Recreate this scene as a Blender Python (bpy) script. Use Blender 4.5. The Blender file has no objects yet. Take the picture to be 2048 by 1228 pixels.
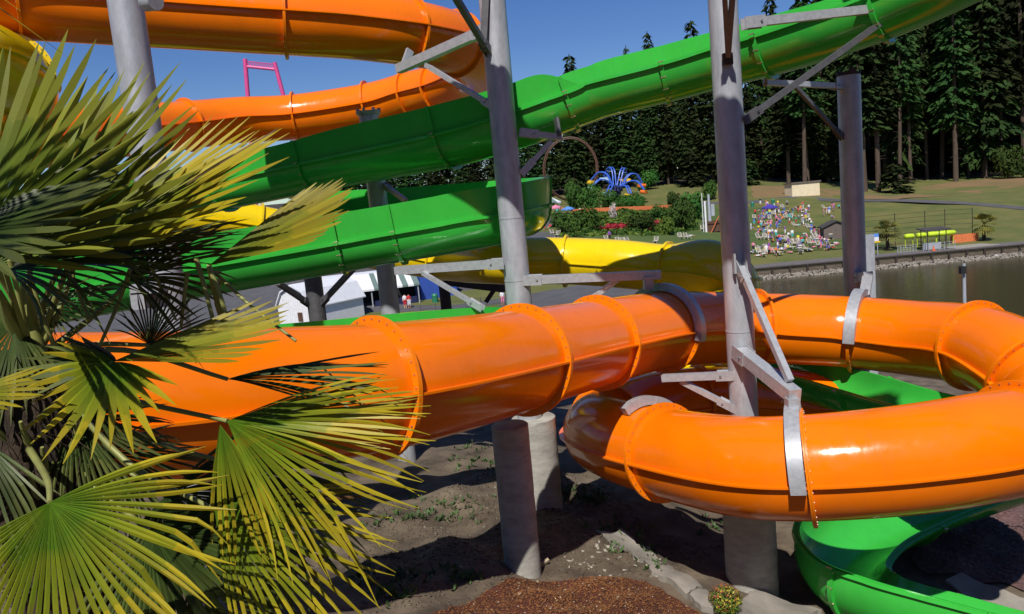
import bpy, bmesh, math, random
import numpy as np
from mathutils import Vector, Matrix, Euler
random.seed(7)
R = math.radians
SC = bpy.context.scene
COL = SC.collection
FPX, CZ = 1500.0, 13.2            # focal length in photo pixels, camera height above the lake
PITCH, ROLL = R(7.3), R(5.2)
_f = Vector((0, math.cos(PITCH), -math.sin(PITCH)))
_u0 = Vector((0, math.sin(PITCH), math.cos(PITCH)))
_r0 = Vector((1, 0, 0))
_r = math.cos(ROLL)*_r0 - math.sin(ROLL)*_u0
_u = math.sin(ROLL)*_r0 + math.cos(ROLL)*_u0

def at(px, py, D):
    """world point seen at photo pixel (px,py), D metres in front of the viewpoint (world Y)"""
    d = _f + (px-1024)/FPX*_r + (614-py)/FPX*_u
    return Vector((0, 0, CZ)) + d*(D/d.y)

def px_of(p):
    v = Vector(p)-Vector((0, 0, CZ)); k = FPX/v.dot(_f)
    return 1024+v.dot(_r)*k, 614-v.dot(_u)*k

# ------------------------------------------------------------------ materials
M = {}
def mat(name, col, rough=.6, metal=0., var=.15, scale=4., bump=0., bscale=30., coat=0., spec=.5, col2=None, stretch=None, rnd=0.):
    m = bpy.data.materials.new(name); m.use_nodes = True
    n, l = m.node_tree.nodes, m.node_tree.links
    b = n['Principled BSDF']
    b.inputs['Roughness'].default_value = rough; b.inputs['Metallic'].default_value = metal
    b.inputs['Coat Weight'].default_value = coat; b.inputs['Coat Roughness'].default_value = .05
    b.inputs['Specular IOR Level'].default_value = spec
    tc = n.new('ShaderNodeTexCoord'); src = tc.outputs['Object']
    if stretch:
        mp = n.new('ShaderNodeMapping'); mp.inputs['Scale'].default_value = stretch
        l.new(src, mp.inputs[0]); src = mp.outputs[0]
    nz = n.new('ShaderNodeTexNoise'); nz.inputs['Scale'].default_value = scale; nz.inputs['Detail'].default_value = 6
    nz.inputs['Roughness'].default_value = .65
    l.new(src, nz.inputs['Vector'])
    rp = n.new('ShaderNodeValToRGB'); l.new(nz.outputs['Fac'], rp.inputs[0])
    c2 = col2 or tuple(c*(1+var) for c in col)
    c1 = col if col2 else tuple(c*(1-var) for c in col)
    rp.color_ramp.elements[0].position = .32; rp.color_ramp.elements[1].position = .68
    rp.color_ramp.elements[0].color = (*c1, 1); rp.color_ramp.elements[1].color = (*[min(c, 1) for c in c2], 1)
    out = rp.outputs[0]
    if rnd:
        oi = n.new('ShaderNodeObjectInfo'); hs = n.new('ShaderNodeHueSaturation')
        mr = n.new('ShaderNodeMapRange'); mr.inputs[3].default_value = 1-rnd; mr.inputs[4].default_value = 1+rnd
        l.new(oi.outputs['Random'], mr.inputs[0]); l.new(mr.outputs[0], hs.inputs['Value']); l.new(out, hs.inputs['Color'])
        mh = n.new('ShaderNodeMapRange'); mh.inputs[3].default_value = .5-rnd*.07; mh.inputs[4].default_value = .5+rnd*.07
        l.new(oi.outputs['Random'], mh.inputs[0]); l.new(mh.outputs[0], hs.inputs['Hue'])
        out = hs.outputs[0]
    l.new(out, b.inputs['Base Color'])
    if name.endswith('_gel'):                       # sun-faded patches, run-off streaks, uneven gloss
        gs = n.new('ShaderNodeMapping'); gs.inputs['Scale'].default_value = (5, 5, .7); l.new(tc.outputs['Object'], gs.inputs[0])
        gn = n.new('ShaderNodeTexNoise'); gn.inputs['Scale'].default_value = 1.6; gn.inputs['Detail'].default_value = 8; gn.inputs['Roughness'].default_value = .7; l.new(gs.outputs[0], gn.inputs['Vector'])
        gr = n.new('ShaderNodeMapRange'); gr.inputs[1].default_value = .35; gr.inputs[2].default_value = .75; gr.inputs[3].default_value = rough*.6; gr.inputs[4].default_value = rough*1.6
        l.new(gn.outputs['Fac'], gr.inputs[0]); l.new(gr.outputs[0], b.inputs['Roughness'])
        gm = n.new('ShaderNodeMapRange'); gm.inputs[1].default_value = .52; gm.inputs[2].default_value = .8; gm.inputs[3].default_value = 0; gm.inputs[4].default_value = .34; l.new(gn.outputs['Fac'], gm.inputs[0])
        gx = n.new('ShaderNodeMix'); gx.data_type = 'RGBA'; l.new(gm.outputs[0], gx.inputs[0]); l.new(out, gx.inputs[6]); gx.inputs[7].default_value = (*[min(1, c*.62+.012) for c in col], 1)
        l.new(gx.outputs[2], b.inputs['Base Color'])
    if bump:
        nb = n.new('ShaderNodeTexNoise'); nb.inputs['Scale'].default_value = bscale; nb.inputs['Detail'].default_value = 5
        l.new(src, nb.inputs['Vector'])
        bp = n.new('ShaderNodeBump'); bp.inputs['Strength'].default_value = min(bump, 1); bp.inputs['Distance'].default_value = .02*max(bump, 1)
        l.new(nb.outputs['Fac'], bp.inputs['Height']); l.new(bp.outputs[0], b.inputs['Normal'])
    M[name] = m
    return m

mat('orange_gel', (.86, .18, .0015), .15, 0, .06, 1.2, .05, 3.0, .0, .42)
mat('orange_flange', (.86, .20, .002), .3, 0, .08, 6, .06, 40, 0, .35)
mat('green_gel', (.04, .43, .05), .16, 0, .07, 1.4, .05, 3.0, .0, .45)
mat('yellow_gel', (.78, .56, .006), .18, 0, .06, 1.5, .05, 3.0, .0, .42)
mat('bolt_steel', (.55, .42, .30), .35, .8, .1, 20)
mat('galvanised', (.42, .44, .475), .42, .25, .2, 7, .08, 60, stretch=(1, 1, .35))
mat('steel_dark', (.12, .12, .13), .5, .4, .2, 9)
mat('steel_rail', (.43, .445, .47), .36, .3, .15, 14, .06, 60)
mat('concrete', (.36, .345, .31), .85, 0, .22, 3.5, .35, 18, stretch=(1, 1, 2.4))
mat('concrete_path', (.29, .265, .225), .9, 0, .2, 2.5, .4, 25)
mat('dirt', (.045, .031, .02), .95, 0, 0, 1.1, .9, 9, col2=(.175, .135, .092))
mat('mulch', (.035, .009, .004), .95, 0, 0, 9, 1., 40, col2=(.13, .034, .015))
mat('red_gravel', (.09, .045, .04), .95, 0, 0, 14, 1., 40, col2=(.19, .11, .10))
mat('mulch_chip', (.15, .042, .018), .9, 0, .3, 2, rnd=.5)
mat('pale_chip', (.42, .33, .22), .9, 0, .3, 2)
mat('stone', (.28, .25, .205), .9, 0, .35, 1.2, rnd=.2)
mat('weed', (.045, .09, .02), .7, 0, .4, 3)
mat('rust_wood', (.05, .032, .022), .9, 0, .3, 5, .3, 20)
mat('timber', (.135, .105, .075), .9, 0, .3, 1.2, .3, 6, stretch=(.4, 1, 3))
mat('timber_dark', (.035, .026, .02), .9, 0, .3, 3)
mat('asphalt', (.085, .082, .085), .92, 0, .2, .5, .2, 8)
mat('boardwalk', (.13, .118, .115), .92, 0, .2, .6, .2, 8)
mat('grass', (.075, .10, .016), .95, 0, 0, .16, .5, 3, col2=(.15, .135, .035))
mat('dry_grass', (.15, .115, .04), .95, 0, 0, .09, .5, 3, col2=(.23, .13, .06))
mat('lawn', (.045, .085, .014), .95, 0, 0, .25, .5, 3, col2=(.085, .115, .022))
mat('forest_floor', (.045, .035, .018), .95, 0, .4, .2, .4, 2)
mat('conifer', (.009, .023, .006), .85, 0, 0, .22, 0, 3, spec=.15, col2=(.034, .055, .011), rnd=.62)
mat('bark', (.075, .05, .035), .9, 0, .35, 2, .6, 6, stretch=(2, 2, .3))
mat('bush', (.02, .06, .009), .8, 0, 0, .7, 0, 3, spec=.2, col2=(.06, .12, .016), rnd=.45)
mat('bush_light', (.07, .13, .016), .8, 0, 0, .7, 0, 3, spec=.2, col2=(.12, .17, .025))
mat('flower_red', (.42, .02, .04), .8, 0, .4, 2)
mat('flower_pale', (.55, .45, .42), .8, 0, .3, 2)
mat('palm_far', (.05, .09, .012), .7, 0, 0, .8, 0, 3, col2=(.22, .17, .02))
mat('fibre', (.042, .027, .017), .95, 0, .45, 14, .8, 60, stretch=(1, 1, .25))
mat('petiole', (.24, .25, .075), .45, 0, .3, 3)
mat('white_paint', (.74, .74, .75), .5, 0, .06, 2)
mat('white_roof', (.70, .71, .74), .5, 0, .06, 2)
mat('cream', (.72, .60, .40), .8, 0, .08, 1)
mat('awning_green', (.13, .19, .17), .7, 0, .1, 3)
mat('blue_wall', (.03, .08, .36), .6, 0, .1, 1)
mat('navy', (.012, .016, .07), .6, 0, .1, 1)
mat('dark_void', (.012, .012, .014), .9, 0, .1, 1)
mat('ride_blue', (.04, .12, .55), .4, 0, .1, 1)
mat('ride_pale', (.45, .62, .80), .4, 0, .1, 1)
mat('ride_yellow', (.75, .48, .02), .4, 0, .1, 1)
mat('ride_orange', (.70, .16, .02), .4, 0, .1, 1)
mat('coaster_brown', (.10, .045, .025), .6, 0, .2, 1)
mat('pink_steel', (.62, .06, .24), .5, 0, .1, 1)
mat('umbrella_blue', (.06, .04, .32), .7, 0, .1, 1)
mat('fence_orange', (.60, .16, .05), .8, 0, .2, 3)
mat('hut_wall', (.13, .10, .085), .9, 0, .25, 2, .2, 8, stretch=(1, 1, 4))
mat('hut_roof', (.055, .05, .048), .9, 0, .2, 2)
mat('lime', (.50, .66, .03), .4, 0, .08, 1)
mat('bin_green', (.02, .18, .10), .5, 0, .1, 1)
mat('sign_blue', (.10, .26, .66), .5, 0, .1, 1)
mat('cone_orange', (.75, .12, .03), .6, 0, .1, 1)
mat('lounger_white', (.62, .57, .47), .6, 0, .1, 1)
mat('skin', (.50, .27, .18), .6, 0, .1, 2, rnd=.35)
mat('hair', (.03, .02, .015), .7, 0, .2, 3, rnd=.6)
CLOTH = {'white': (.75, .75, .75), 'red': (.55, .03, .03), 'pink': (.70, .22, .34), 'blue': (.06, .14, .50), 'black': (.015, .015, .018),
         'turquoise': (.05, .45, .42), 'orange': (.75, .22, .03), 'purple': (.22, .08, .36), 'grey': (.25, .26, .28), 'yellow': (.70, .62, .05)}
for k, c in CLOTH.items(): mat('cloth_'+k, c, .8, 0, .1, 3)

def leaf_material(name, base, tip, glossy=.42):
    m = bpy.data.materials.new(name); m.use_nodes = True
    n, l = m.node_tree.nodes, m.node_tree.links
    b = n['Principled BSDF']; out = n['Material Output']
    a = n.new('ShaderNodeAttribute'); a.attribute_name = 'leaf'
    sep = n.new('ShaderNodeSeparateColor'); l.new(a.outputs['Color'], sep.inputs[0])
    tc = n.new('ShaderNodeTexCoord'); nz = n.new('ShaderNodeTexNoise'); nz.inputs['Scale'].default_value = 9; nz.inputs['Detail'].default_value = 5
    l.new(tc.outputs['Object'], nz.inputs['Vector'])
    ad = n.new('ShaderNodeMath'); ad.operation = 'MULTIPLY_ADD'; ad.inputs[1].default_value = .7; l.new(nz.outputs['Fac'], ad.inputs[0]); l.new(sep.outputs['Red'], ad.inputs[2])
    rp = n.new('ShaderNodeValToRGB'); l.new(ad.outputs[0], rp.inputs[0])
    e = rp.color_ramp.elements
    e[0].position = .45; e[0].color = (*base, 1); e[1].position = 1.12; e[1].color = (*tip, 1)
    x = e.new(1.3 if False else .98); x.color = (*[(p*.45+q*.55) for p, q in zip(base, tip)], 1)
    hs = n.new('ShaderNodeHueSaturation'); mr = n.new('ShaderNodeMapRange'); mr.inputs[3].default_value = .72; mr.inputs[4].default_value = 1.25
    l.new(sep.outputs['Green'], mr.inputs[0]); l.new(mr.outputs[0], hs.inputs['Value']); l.new(rp.outputs[0], hs.inputs['Color'])
    mx = n.new('ShaderNodeMix'); mx.data_type = 'RGBA'; l.new(sep.outputs['Blue'], mx.inputs[0]); l.new(hs.outputs[0], mx.inputs[6]); mx.inputs[7].default_value = (.13, .07, .03, 1)
    col = mx.outputs[2]
    # fine veins along each leaflet
    wv = n.new('ShaderNodeTexNoise'); wv.inputs['Scale'].default_value = 160; l.new(tc.outputs['Object'], wv.inputs['Vector'])
    bp = n.new('ShaderNodeBump'); bp.inputs['Strength'].default_value = .12; bp.inputs['Distance'].default_value = .004
    l.new(wv.outputs['Fac'], bp.inputs['Height']); l.new(bp.outputs[0], b.inputs['Normal'])
    l.new(col, b.inputs['Base Color']); b.inputs['Roughness'].default_value = glossy; b.inputs['Specular IOR Level'].default_value = .22
    tr = n.new('ShaderNodeBsdfTranslucent'); l.new(col, tr.inputs['Color'])
    ms = n.new('ShaderNodeMixShader'); ms.inputs[0].default_value = .22
    l.new(b.outputs[0], ms.inputs[1]); l.new(tr.outputs[0], ms.inputs[2]); l.new(ms.outputs[0], out.inputs['Surface'])
    M[name] = m
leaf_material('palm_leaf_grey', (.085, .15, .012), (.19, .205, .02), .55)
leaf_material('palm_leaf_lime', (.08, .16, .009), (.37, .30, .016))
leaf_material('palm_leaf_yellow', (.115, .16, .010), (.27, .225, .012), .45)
leaf_material('palm_leaf_shaded', (.035, .065, .014), (.10, .12, .03))  # darker copy of the leaf green, shade inside the crown put into the colour

m = bpy.data.materials.new('lake_water'); m.use_nodes = True; M['water'] = m
n, l = m.node_tree.nodes, m.node_tree.links; b = n['Principled BSDF']
b.inputs['Base Color'].default_value = (.05, .043, .02, 1); b.inputs['Roughness'].default_value = .16; b.inputs['Specular IOR Level'].default_value = .28
tc = n.new('ShaderNodeTexCoord'); mp = n.new('ShaderNodeMapping'); mp.inputs['Scale'].default_value = (.5, 2.2, 1); l.new(tc.outputs['Object'], mp.inputs[0])
nz = n.new('ShaderNodeTexNoise'); nz.inputs['Scale'].default_value = 1.3; nz.inputs['Detail'].default_value = 6; l.new(mp.outputs[0], nz.inputs['Vector'])
bp = n.new('ShaderNodeBump'); bp.inputs['Strength'].default_value = .35; bp.inputs['Distance'].default_value = .12
l.new(nz.outputs['Fac'], bp.inputs['Height']); l.new(bp.outputs[0], b.inputs['Normal'])

# ------------------------------------------------------------------ mesh builder and tagging
class MB:
    def __init__(s): s.v = []; s.f = []; s.m = []; s.flat = []
    def add(s, vs, fs, mi=0):
        o = len(s.v); s.v += [tuple(v) for v in vs]
        for f in fs: s.f.append(tuple(i+o for i in f)); s.m.append(mi)
    def box(s, c, sz, mi=0, rot=None):
        c = Vector(c); hx, hy, hz = [a/2 for a in sz]
        vs = [Vector((x, y, z)) for x in (-hx, hx) for y in (-hy, hy) for z in (-hz, hz)]
        if rot is not None: vs = [rot @ v for v in vs]
        s.add([c+v for v in vs], [(0, 1, 3, 2), (4, 6, 7, 5), (0, 4, 5, 1), (2, 3, 7, 6), (0, 2, 6, 4), (1, 5, 7, 3)], mi)
    def beam(s, p, q, w, h, mi=0, up=(0, 0, 1)):
        p, q = Vector(p), Vector(q); t = (q-p).normalized(); sd = t.cross(Vector(up))
        if sd.length < 1e-4: sd = t.cross(Vector((0, 1, 0)))
        sd.normalize(); uu = sd.cross(t); vs = []
        for c in (p, q):
            for a, b_ in ((-1, -1), (1, -1), (1, 1), (-1, 1)): vs.append(c+sd*(a*w/2)+uu*(b_*h/2))
        s.add(vs, [(3, 2, 1, 0), (4, 5, 6, 7), (0, 1, 5, 4), (1, 2, 6, 5), (2, 3, 7, 6), (3, 0, 4, 7)], mi)
    def cyl(s, p, q, r0, r1=None, n=12, mi=0, cap=True):
        r1 = r0 if r1 is None else r1
        p, q = Vector(p), Vector(q); t = (q-p).normalized()
        a = t.orthogonal().normalized(); b_ = t.cross(a); vs = []
        for c, r in ((p, r0), (q, r1)):
            for i in range(n):
                th = 2*math.pi*i/n; vs.append(c+a*(r*math.cos(th))+b_*(r*math.sin(th)))
        fs = [(i, (i+1) % n, n+(i+1) % n, n+i) for i in range(n)]
        if cap: fs += [tuple(range(n-1, -1, -1)), tuple(range(n, 2*n))]
        s.add(vs, fs, mi)
    def tube(s, pts, rad, n=8, mi=0):
        pts = [Vector(p) for p in pts]; N = len(pts); rad = rad if isinstance(rad, (list, tuple)) else [rad]*N
        t = (pts[1]-pts[0]).normalized(); a = t.orthogonal().normalized(); vs = []
        for i, p in enumerate(pts):
            t = (pts[min(i+1, N-1)]-pts[max(i-1, 0)]).normalized()
            a = (a-t*a.dot(t)).normalized(); b_ = t.cross(a)
            for k in range(n):
                th = 2*math.pi*k/n; vs.append(p+a*(rad[i]*math.cos(th))+b_*(rad[i]*math.sin(th)))
        fs = [(i*n+k, i*n+(k+1) % n, (i+1)*n+(k+1) % n, (i+1)*n+k) for i in range(N-1) for k in range(n)]
        fs += [tuple(range(n-1, -1, -1)), tuple(range((N-1)*n, N*n))]
        s.add(vs, fs, mi)
    def loop_sweep(s, rings, mi=0, cap=True):
        n = len(rings[0]); N = len(rings); vs = [v for r_ in rings for v in r_]
        fs = [(i*n+k, i*n+(k+1) % n, (i+1)*n+(k+1) % n, (i+1)*n+k) for i in range(N-1) for k in range(n)]
        if cap: fs += [tuple(range(n-1, -1, -1)), tuple(range((N-1)*n, N*n))]
        s.add(vs, fs, mi)
    def mesh(s, name, mats, sharp=40):
        me = bpy.data.meshes.new(name); me.from_pydata(s.v, [], s.f)
        for mm in ([mats] if isinstance(mats, str) else mats): me.materials.append(M[mm])
        me.polygons.foreach_set('material_index', s.m)
        me.polygons.foreach_set('use_smooth', [True]*len(s.f))
        me.update()
        if sharp is not None: me.set_sharp_from_angle(angle=R(sharp))
        return me
    def build(s, name, mats, parent=None, sharp=40, loc=None):
        me = s.mesh(name, mats, sharp)
        o = bpy.data.objects.new(name, me); COL.objects.link(o)
        if loc is not None: o.location = loc
        if parent is not None: attach(o, parent)
        return o

def attach(o, parent):
    o.parent = parent
    o.matrix_parent_inverse = Matrix.Translation(-Vector(parent.location)) if parent.type == 'EMPTY' and parent.parent is None and not any(parent.rotation_euler) else parent.matrix_basis.inverted()

def thing(name, label, cat, loc=(0, 0, 0), group=None):
    o = bpy.data.objects.new(name, None); COL.objects.link(o); o.location = loc; o.empty_display_size = .2
    o['label'] = label; o['category'] = cat
    if group: o['group'] = group
    return o
def tag(o, label, cat, group=None):
    o['label'] = label; o['category'] = cat
    if group: o['group'] = group
    return o
def kind(o, k, label=None, cat=None):
    o['kind'] = k
    if label: o['label'] = label
    if cat: o['category'] = cat
    return o
def copy_tree(o, parent=None):
    c = o.copy(); COL.objects.link(c)
    if parent is not None: c.parent = parent
    for ch in [x for x in o.children]: copy_tree(ch, c)
    return c

def catmull(pts, per=20):
    """pts: list of tuples; returns array of interpolated tuples and the control parameter of each"""
    P = [np.array(p, float) for p in pts]; n = len(P)
    P = [2*P[0]-P[1]]+P+[2*P[-1]-P[-2]]; out = []; tt = []
    for i in range(1, n):
        p0, p1, p2, p3 = P[i-1:i+3]
        for k in range(per):
            t = k/per
            out.append(.5*(2*p1+(p2-p0)*t+(2*p0-5*p1+4*p2-p3)*t*t+(3*p1-p0-3*p2+p3)*t**3)); tt.append(i-1+t)
    out.append(P[-2]); tt.append(n-1)
    return np.array(out), np.array(tt)

def frame(C, i, per=1):
    T = Vector(C[min(i+per, len(C)-1)])-Vector(C[max(i-per, 0)]); T.normalize()
    S = T.cross(Vector((0, 0, 1))).normalized(); U = S.cross(T)
    return Vector(C[i]), T, S, U
# ------------------------------------------------------------------ water slides
def tube_slide(root, pts, rad, joints, gel, fl, nseg=44, per=20, ledge=.075, flange=.088, bolts=34):
    """closed tube: sections between bolted joint flanges, a seam ledge along each side"""
    world = [tuple(at(*p[:3]))+((p[3] if len(p) > 3 else rad),) for p in pts]
    A, tt = catmull(world, per)
    C = A[:, :3]
    cuts = [0]+[int(round(j*per)) for j in joints]+[len(C)-1]
    for a, b_ in zip(cuts[:-1], cuts[1:]):
        if b_-a < 1: continue
        mb = MB(); rings = []; lr = []; ll = []
        for i in range(a, b_+1):
            c, T, S, U = frame(C, i); rr = A[i, 3]
            rings.append([c+S*(rr*math.cos(2*math.pi*k/nseg))+U*(rr*math.sin(2*math.pi*k/nseg)) for k in range(nseg)])
            lr.append([c+S*(rr-.02)+U*.014, c+S*(rr-.02)-U*.012, c+S*(rr+ledge)-U*.012, c+S*(rr+ledge)+U*.014])
            ll.append([c-S*(rr-.02)-U*.012, c-S*(rr-.02)+U*.014, c-S*(rr+ledge)+U*.014, c-S*(rr+ledge)-U*.012])
        mb.loop_sweep(rings, 0, False); mb.loop_sweep(lr); mb.loop_sweep(ll)
        mb.build('tube_section', [gel], root, 35)
    for j in joints:
        i = int(round(j*per)); c, T, S, U = frame(C, i); rr = A[i, 3]; mb = MB()
        for off in (-.014, .014):                       # two bolted collars, back to back
            prof = [(rr-.02, -.0125), (rr+flange, -.0125), (rr+flange, .0125), (rr-.02, .0125)]
            ring = []
            for k in range(nseg+1):
                th = 2*math.pi*k/nseg; d = S*math.cos(th)+U*math.sin(th)
                ring.append([c+d*r_+T*(off+z) for r_, z in prof])
            mb.loop_sweep(ring, 0, False)
        for k in range(bolts):
            th = 2*math.pi*(k+.5)/bolts; d = S*math.cos(th)+U*math.sin(th); q = c+d*(rr+flange*.55)
            mb.cyl(q-T*.036, q+T*.036, .0115, n=6, mi=1)
        mb.build('joint_flange', [fl, 'bolt_steel'], root, 35)
    return C

def saddle(root, pts, rad, j, arc=(-.1, 1.1), per=20, w=.15, name='saddle'):
    world = [tuple(at(*p[:3])) for p in pts]; C, tt = catmull(world, per)
    c, T, S, U = frame(C, int(round(j*per))); rings = []
    for k in range(33):
        th = math.pi*(arc[0]+(arc[1]-arc[0])*k/32); d = S*math.cos(th)+U*math.sin(th)
        rings.append([c+d*(rad+.02)-T*w/2, c+d*(rad+.16)-T*w/2, c+d*(rad+.16)+T*w/2, c+d*(rad+.02)+T*w/2])
    mb = MB(); mb.loop_sweep(rings)
    mb.build(name, ['steel_rail'], root, 35)
    return c, T, S, U

def flume_slide(root, pts, r, joints, gel, fl, per=18, th=.045):
    """open flume: half-round belly, rim ledges, optional raised walls; pts = (px,py,D,h_left,h_right)"""
    world = [tuple(at(*p[:3]))+tuple(p[3:5])+((p[5] if len(p) > 5 else 0.),) for p in pts]
    A, tt = catmull(world, per); C = A[:, :3]
    def bframe(i):
        c, T, S, U = frame(C, i); k = R(A[i, 5]); return c, T, S*math.cos(k)+U*math.sin(k), U*math.cos(k)-S*math.sin(k)
    def profile(hl, hr, grow=0.):
        hl, hr = max(hl, .035), max(hr, .035); e = .065+grow; R_ = r+grow
        o = [(-R_-.10*hl, hl), (-R_, .03), (-r-e, .03), (-r-e, -.025), (-R_, -.025)]
        o += [(R_*math.cos(a), R_*math.sin(a)) for a in [math.pi+math.pi*(k/18) for k in range(1, 18)]]
        o += [(R_, -.025), (r+e, -.025), (r+e, .03), (R_, .03), (R_+.10*hr, hr)]
        q = r-th
        inn = [(q+.10*hr, hr), (q, .0)]+[(q*math.cos(a), q*math.sin(a)) for a in [2*math.pi-math.pi*(k/18) for k in range(1, 18)]]+[(-q, 0), (-q-.10*hl, hl)]
        return o, inn
    cuts = [0]+[int(round(j*per)) for j in joints]+[len(C)-1]
    for a, b_ in zip(cuts[:-1], cuts[1:]):
        if b_-a < 1: continue
        mb = MB(); rings = []
        for i in range(a, b_+1):
            c, T, S, U = bframe(i); o, inn = profile(A[i, 3], A[i, 4])
            rings.append([c+S*x+U*y for x, y in o+inn])
        n = len(rings[0])
        mb.loop_sweep(rings, 0, False)
        mb.build('flume_section', [gel], root, 32)
    for j in joints:
        i = int(round(j*per)); c, T, S, U = bframe(i); mb = MB()
        o, _ = profile(A[i, 3], A[i, 4], .065); o2, _ = profile(A[i, 3]-.01, A[i, 4]-.01, -.01)
        loop = o+o2[::-1]
        mb.loop_sweep([[c+S*x+U*y-T*.034 for x, y in loop], [c+S*x+U*y+T*.034 for x, y in loop]], 0, True)
        for k in range(2, len(o)-2, 2):
            q = c+S*(o[k][0]*.985)+U*(o[k][1]*.985); mb.cyl(q-T*.045, q+T*.045, .014, n=6, mi=1)
        mb.build('joint_flange', [fl, 'bolt_steel'], root, 35)
    return C

ORANGE_LOW = [(-250, 850, 5.7), (0, 838, 5.95), (330, 818, 6.6), (560, 795, 7.3), (750, 775, 8.0), (900, 750, 8.9), (1045, 720, 10.2),
              (1195, 686, 12), (1325, 660, 13.5), (1420, 655, 14.4), (1512, 656, 14.75), (1610, 659, 14.7), (1710, 665, 14.4), (1830, 677, 13.6),
              (1950, 692, 12.5), (2045, 735, 11.4), (2110, 800, 10.6), (2085, 862, 9.8), (1950, 897, 9.35), (1790, 921, 9.4), (1600, 935, 9.7),
              (1470, 931, 10.2), (1330, 905, 11.4), (1235, 880, 12.6), (1203, 858, 13.7), (1270, 825, 14.8), (1400, 800, 15.3), (1550, 802, 15.2), (1700, 828, 14.6)]
ORANGE_UP = [(-250, -12, 13.2), (25, 2, 14.8), (300, 22, 15.7), (572, 40, 16.2), (700, 50, 16.6), (818, 66, 17.2), (910, 88, 18.4), (952, 118, 20.2),
             (945, 148, 22), (890, 172, 23.3), (820, 190, 24.1), (738, 212, 24.5), (592, 234, 24.6), (480, 240, 24.1), (375, 250, 23), (200, 266, 20.5), (50, 281, 18.5), (-150, 292, 16)]
OG = thing('orange_tube_slide', 'bright orange closed tube water slide with bolted flanges winding round the steel poles', 'water slide', at(1500, 700, 12))
OC = tube_slide(OG, ORANGE_LOW, .70, [4, 6, 7, 8, 10, 12, 14, 15.3, 17.4, 19.88, 22, 24.3, 26], 'orange_gel', 'orange_flange')
tube_slide(OG, ORANGE_UP, .70, [1, 3, 5, 6, 9.2, 10, 11, 12, 14], 'orange_gel', 'orange_flange', ledge=.1, flange=.09)
# the flight of the same slide that crosses overhead, above the photo's frame, and throws the broad shadows
def wpx(x, y, z): 
    p = px_of((x, y, CZ+z)); return (p[0], p[1], y)
OVER = [wpx(-6, 12.8, 5.9), wpx(-3.4, 12.3, 5.4), wpx(-.72, 10.7, 5.25), wpx(2.3, 7.0, 5.4), wpx(4.4, 4.6, 5.9)]
tube_slide(OG, OVER, .70, [1, 2, 3], 'orange_gel', 'orange_flange')
OVER2 = [wpx(9.4, 6.0, 5.8), wpx(6.6, 9.2, 5.8), wpx(6.2, 13, 6.1), wpx(6.3, 16, 6.5)]  # second unseen tube piece, added so its shadow darkens the short far pole
tube_slide(OG, OVER2, .70, [1, 2], 'orange_gel', 'orange_flange')

GREEN_UP = [(150, 430, 19.5, .5, .5), (300, 403, 18.8, .5, .5), (450, 368, 18, .5, .5), (600, 337, 17.3, .55, .5), (714, 313, 16.6, .55, .55), (899, 274, 15.4, .55, .55),
            (1039, 232, 14.9, .55, .5), (1110, 206, 14.7, .55, .46), (1170, 183, 14.6, .55, .04), (1210, 169, 14.5, .55, .03), (1325, 140, 14.3, .55, .03), (1425, 112, 14, .55, .03),
            (1535, 82, 13.4, .55, .03), (1640, 48, 12.8, .5, .03), (1760, 4, 12.2, .45, .03), (1880, -50, 11.6, .4, .04), (2010, -115, 11.2, .4, .04)]
GREEN_MID = [(-150, 640, 13.3, .04, .6), (100, 586, 14, .04, .6), (300, 550, 14.5, .04, .6), (500, 517, 15, .04, .6), (680, 486, 15.3, .04, .58), (793, 466, 15.3, .04, .56), (892, 449, 15.2, .04, .56),
             (981, 432, 15.1, .04, .56), (1030, 420, 15.7, .04, .58), (1044, 414, 16.8, .04, .6), (1020, 411, 18.2, .04, .62), (950, 413, 19, .04, .62), (850, 418, 19.3, .04, .6), (740, 424, 19.4, .04, .6), (600, 432, 19.4, .04, .6)]
GREEN_LOW = [(-150, 716, 9.6, .1, .06), (150, 704, 10.3, .1, .06), (400, 682, 11.2, .1, .06), (640, 662, 12, .1, .06), (885, 640, 13, .12, .06), (1050, 630, 14, .12, .06), (1200, 646, 15.5, .12, .06)]
GREEN_IN = [(1500, 716, 15.6, .06, .04), (1640, 748, 14.2, .06, .04), (1728, 772, 13.2, .06, .04), (1810, 796, 12.5, .06, .04), (1905, 820, 11.9, .06, .04), (2020, 850, 11.2, .06, .04), (2120, 890, 10.6, .06, .04)]
GREEN_END = [(p[0], p[1], p[2]*1.36, *p[3:]) for p in [(2020, 935, 10.4, .05, .05, 12), (1900, 972, 10.0, .05, .05, 16), (1805, 1006, 9.55, .05, .05, 18), (1725, 1044, 9.05, .05, .05, 20), (1682, 1092, 8.5, .05, .05, 21), (1706, 1134, 8.0, .05, .05, 21), (1768, 1160, 7.7, .05, .05, 21), (1842, 1184, 7.5, .05, .05, 21), (1950, 1213, 7.3, .05, .05, 20), (2080, 1248, 7.1, .05, .05, 20), (2220, 1287, 6.9, .05, .05, 20)]]
GN = thing('green_flume_slide', 'bright green open flume water slide with raised side walls crossing behind the poles', 'water slide', at(800, 470, 15))
flume_slide(GN, GREEN_UP, .60, [2, 3.3, 5, 7.4, 10, 12, 14], 'green_gel', 'green_gel')
flume_slide(GN, GREEN_MID, .60, [2, 4, 5.05, 7.2, 9, 11.8, 13], 'green_gel', 'green_gel')
flume_slide(GN, GREEN_LOW, .60, [1, 2, 4, 5], 'green_gel', 'green_gel')
flume_slide(GN, GREEN_IN, .60, [2, 4.4], 'green_gel', 'green_gel')
flume_slide(GN, GREEN_END, .71, [2, 5.35, 8], 'green_gel', 'green_gel')

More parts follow.
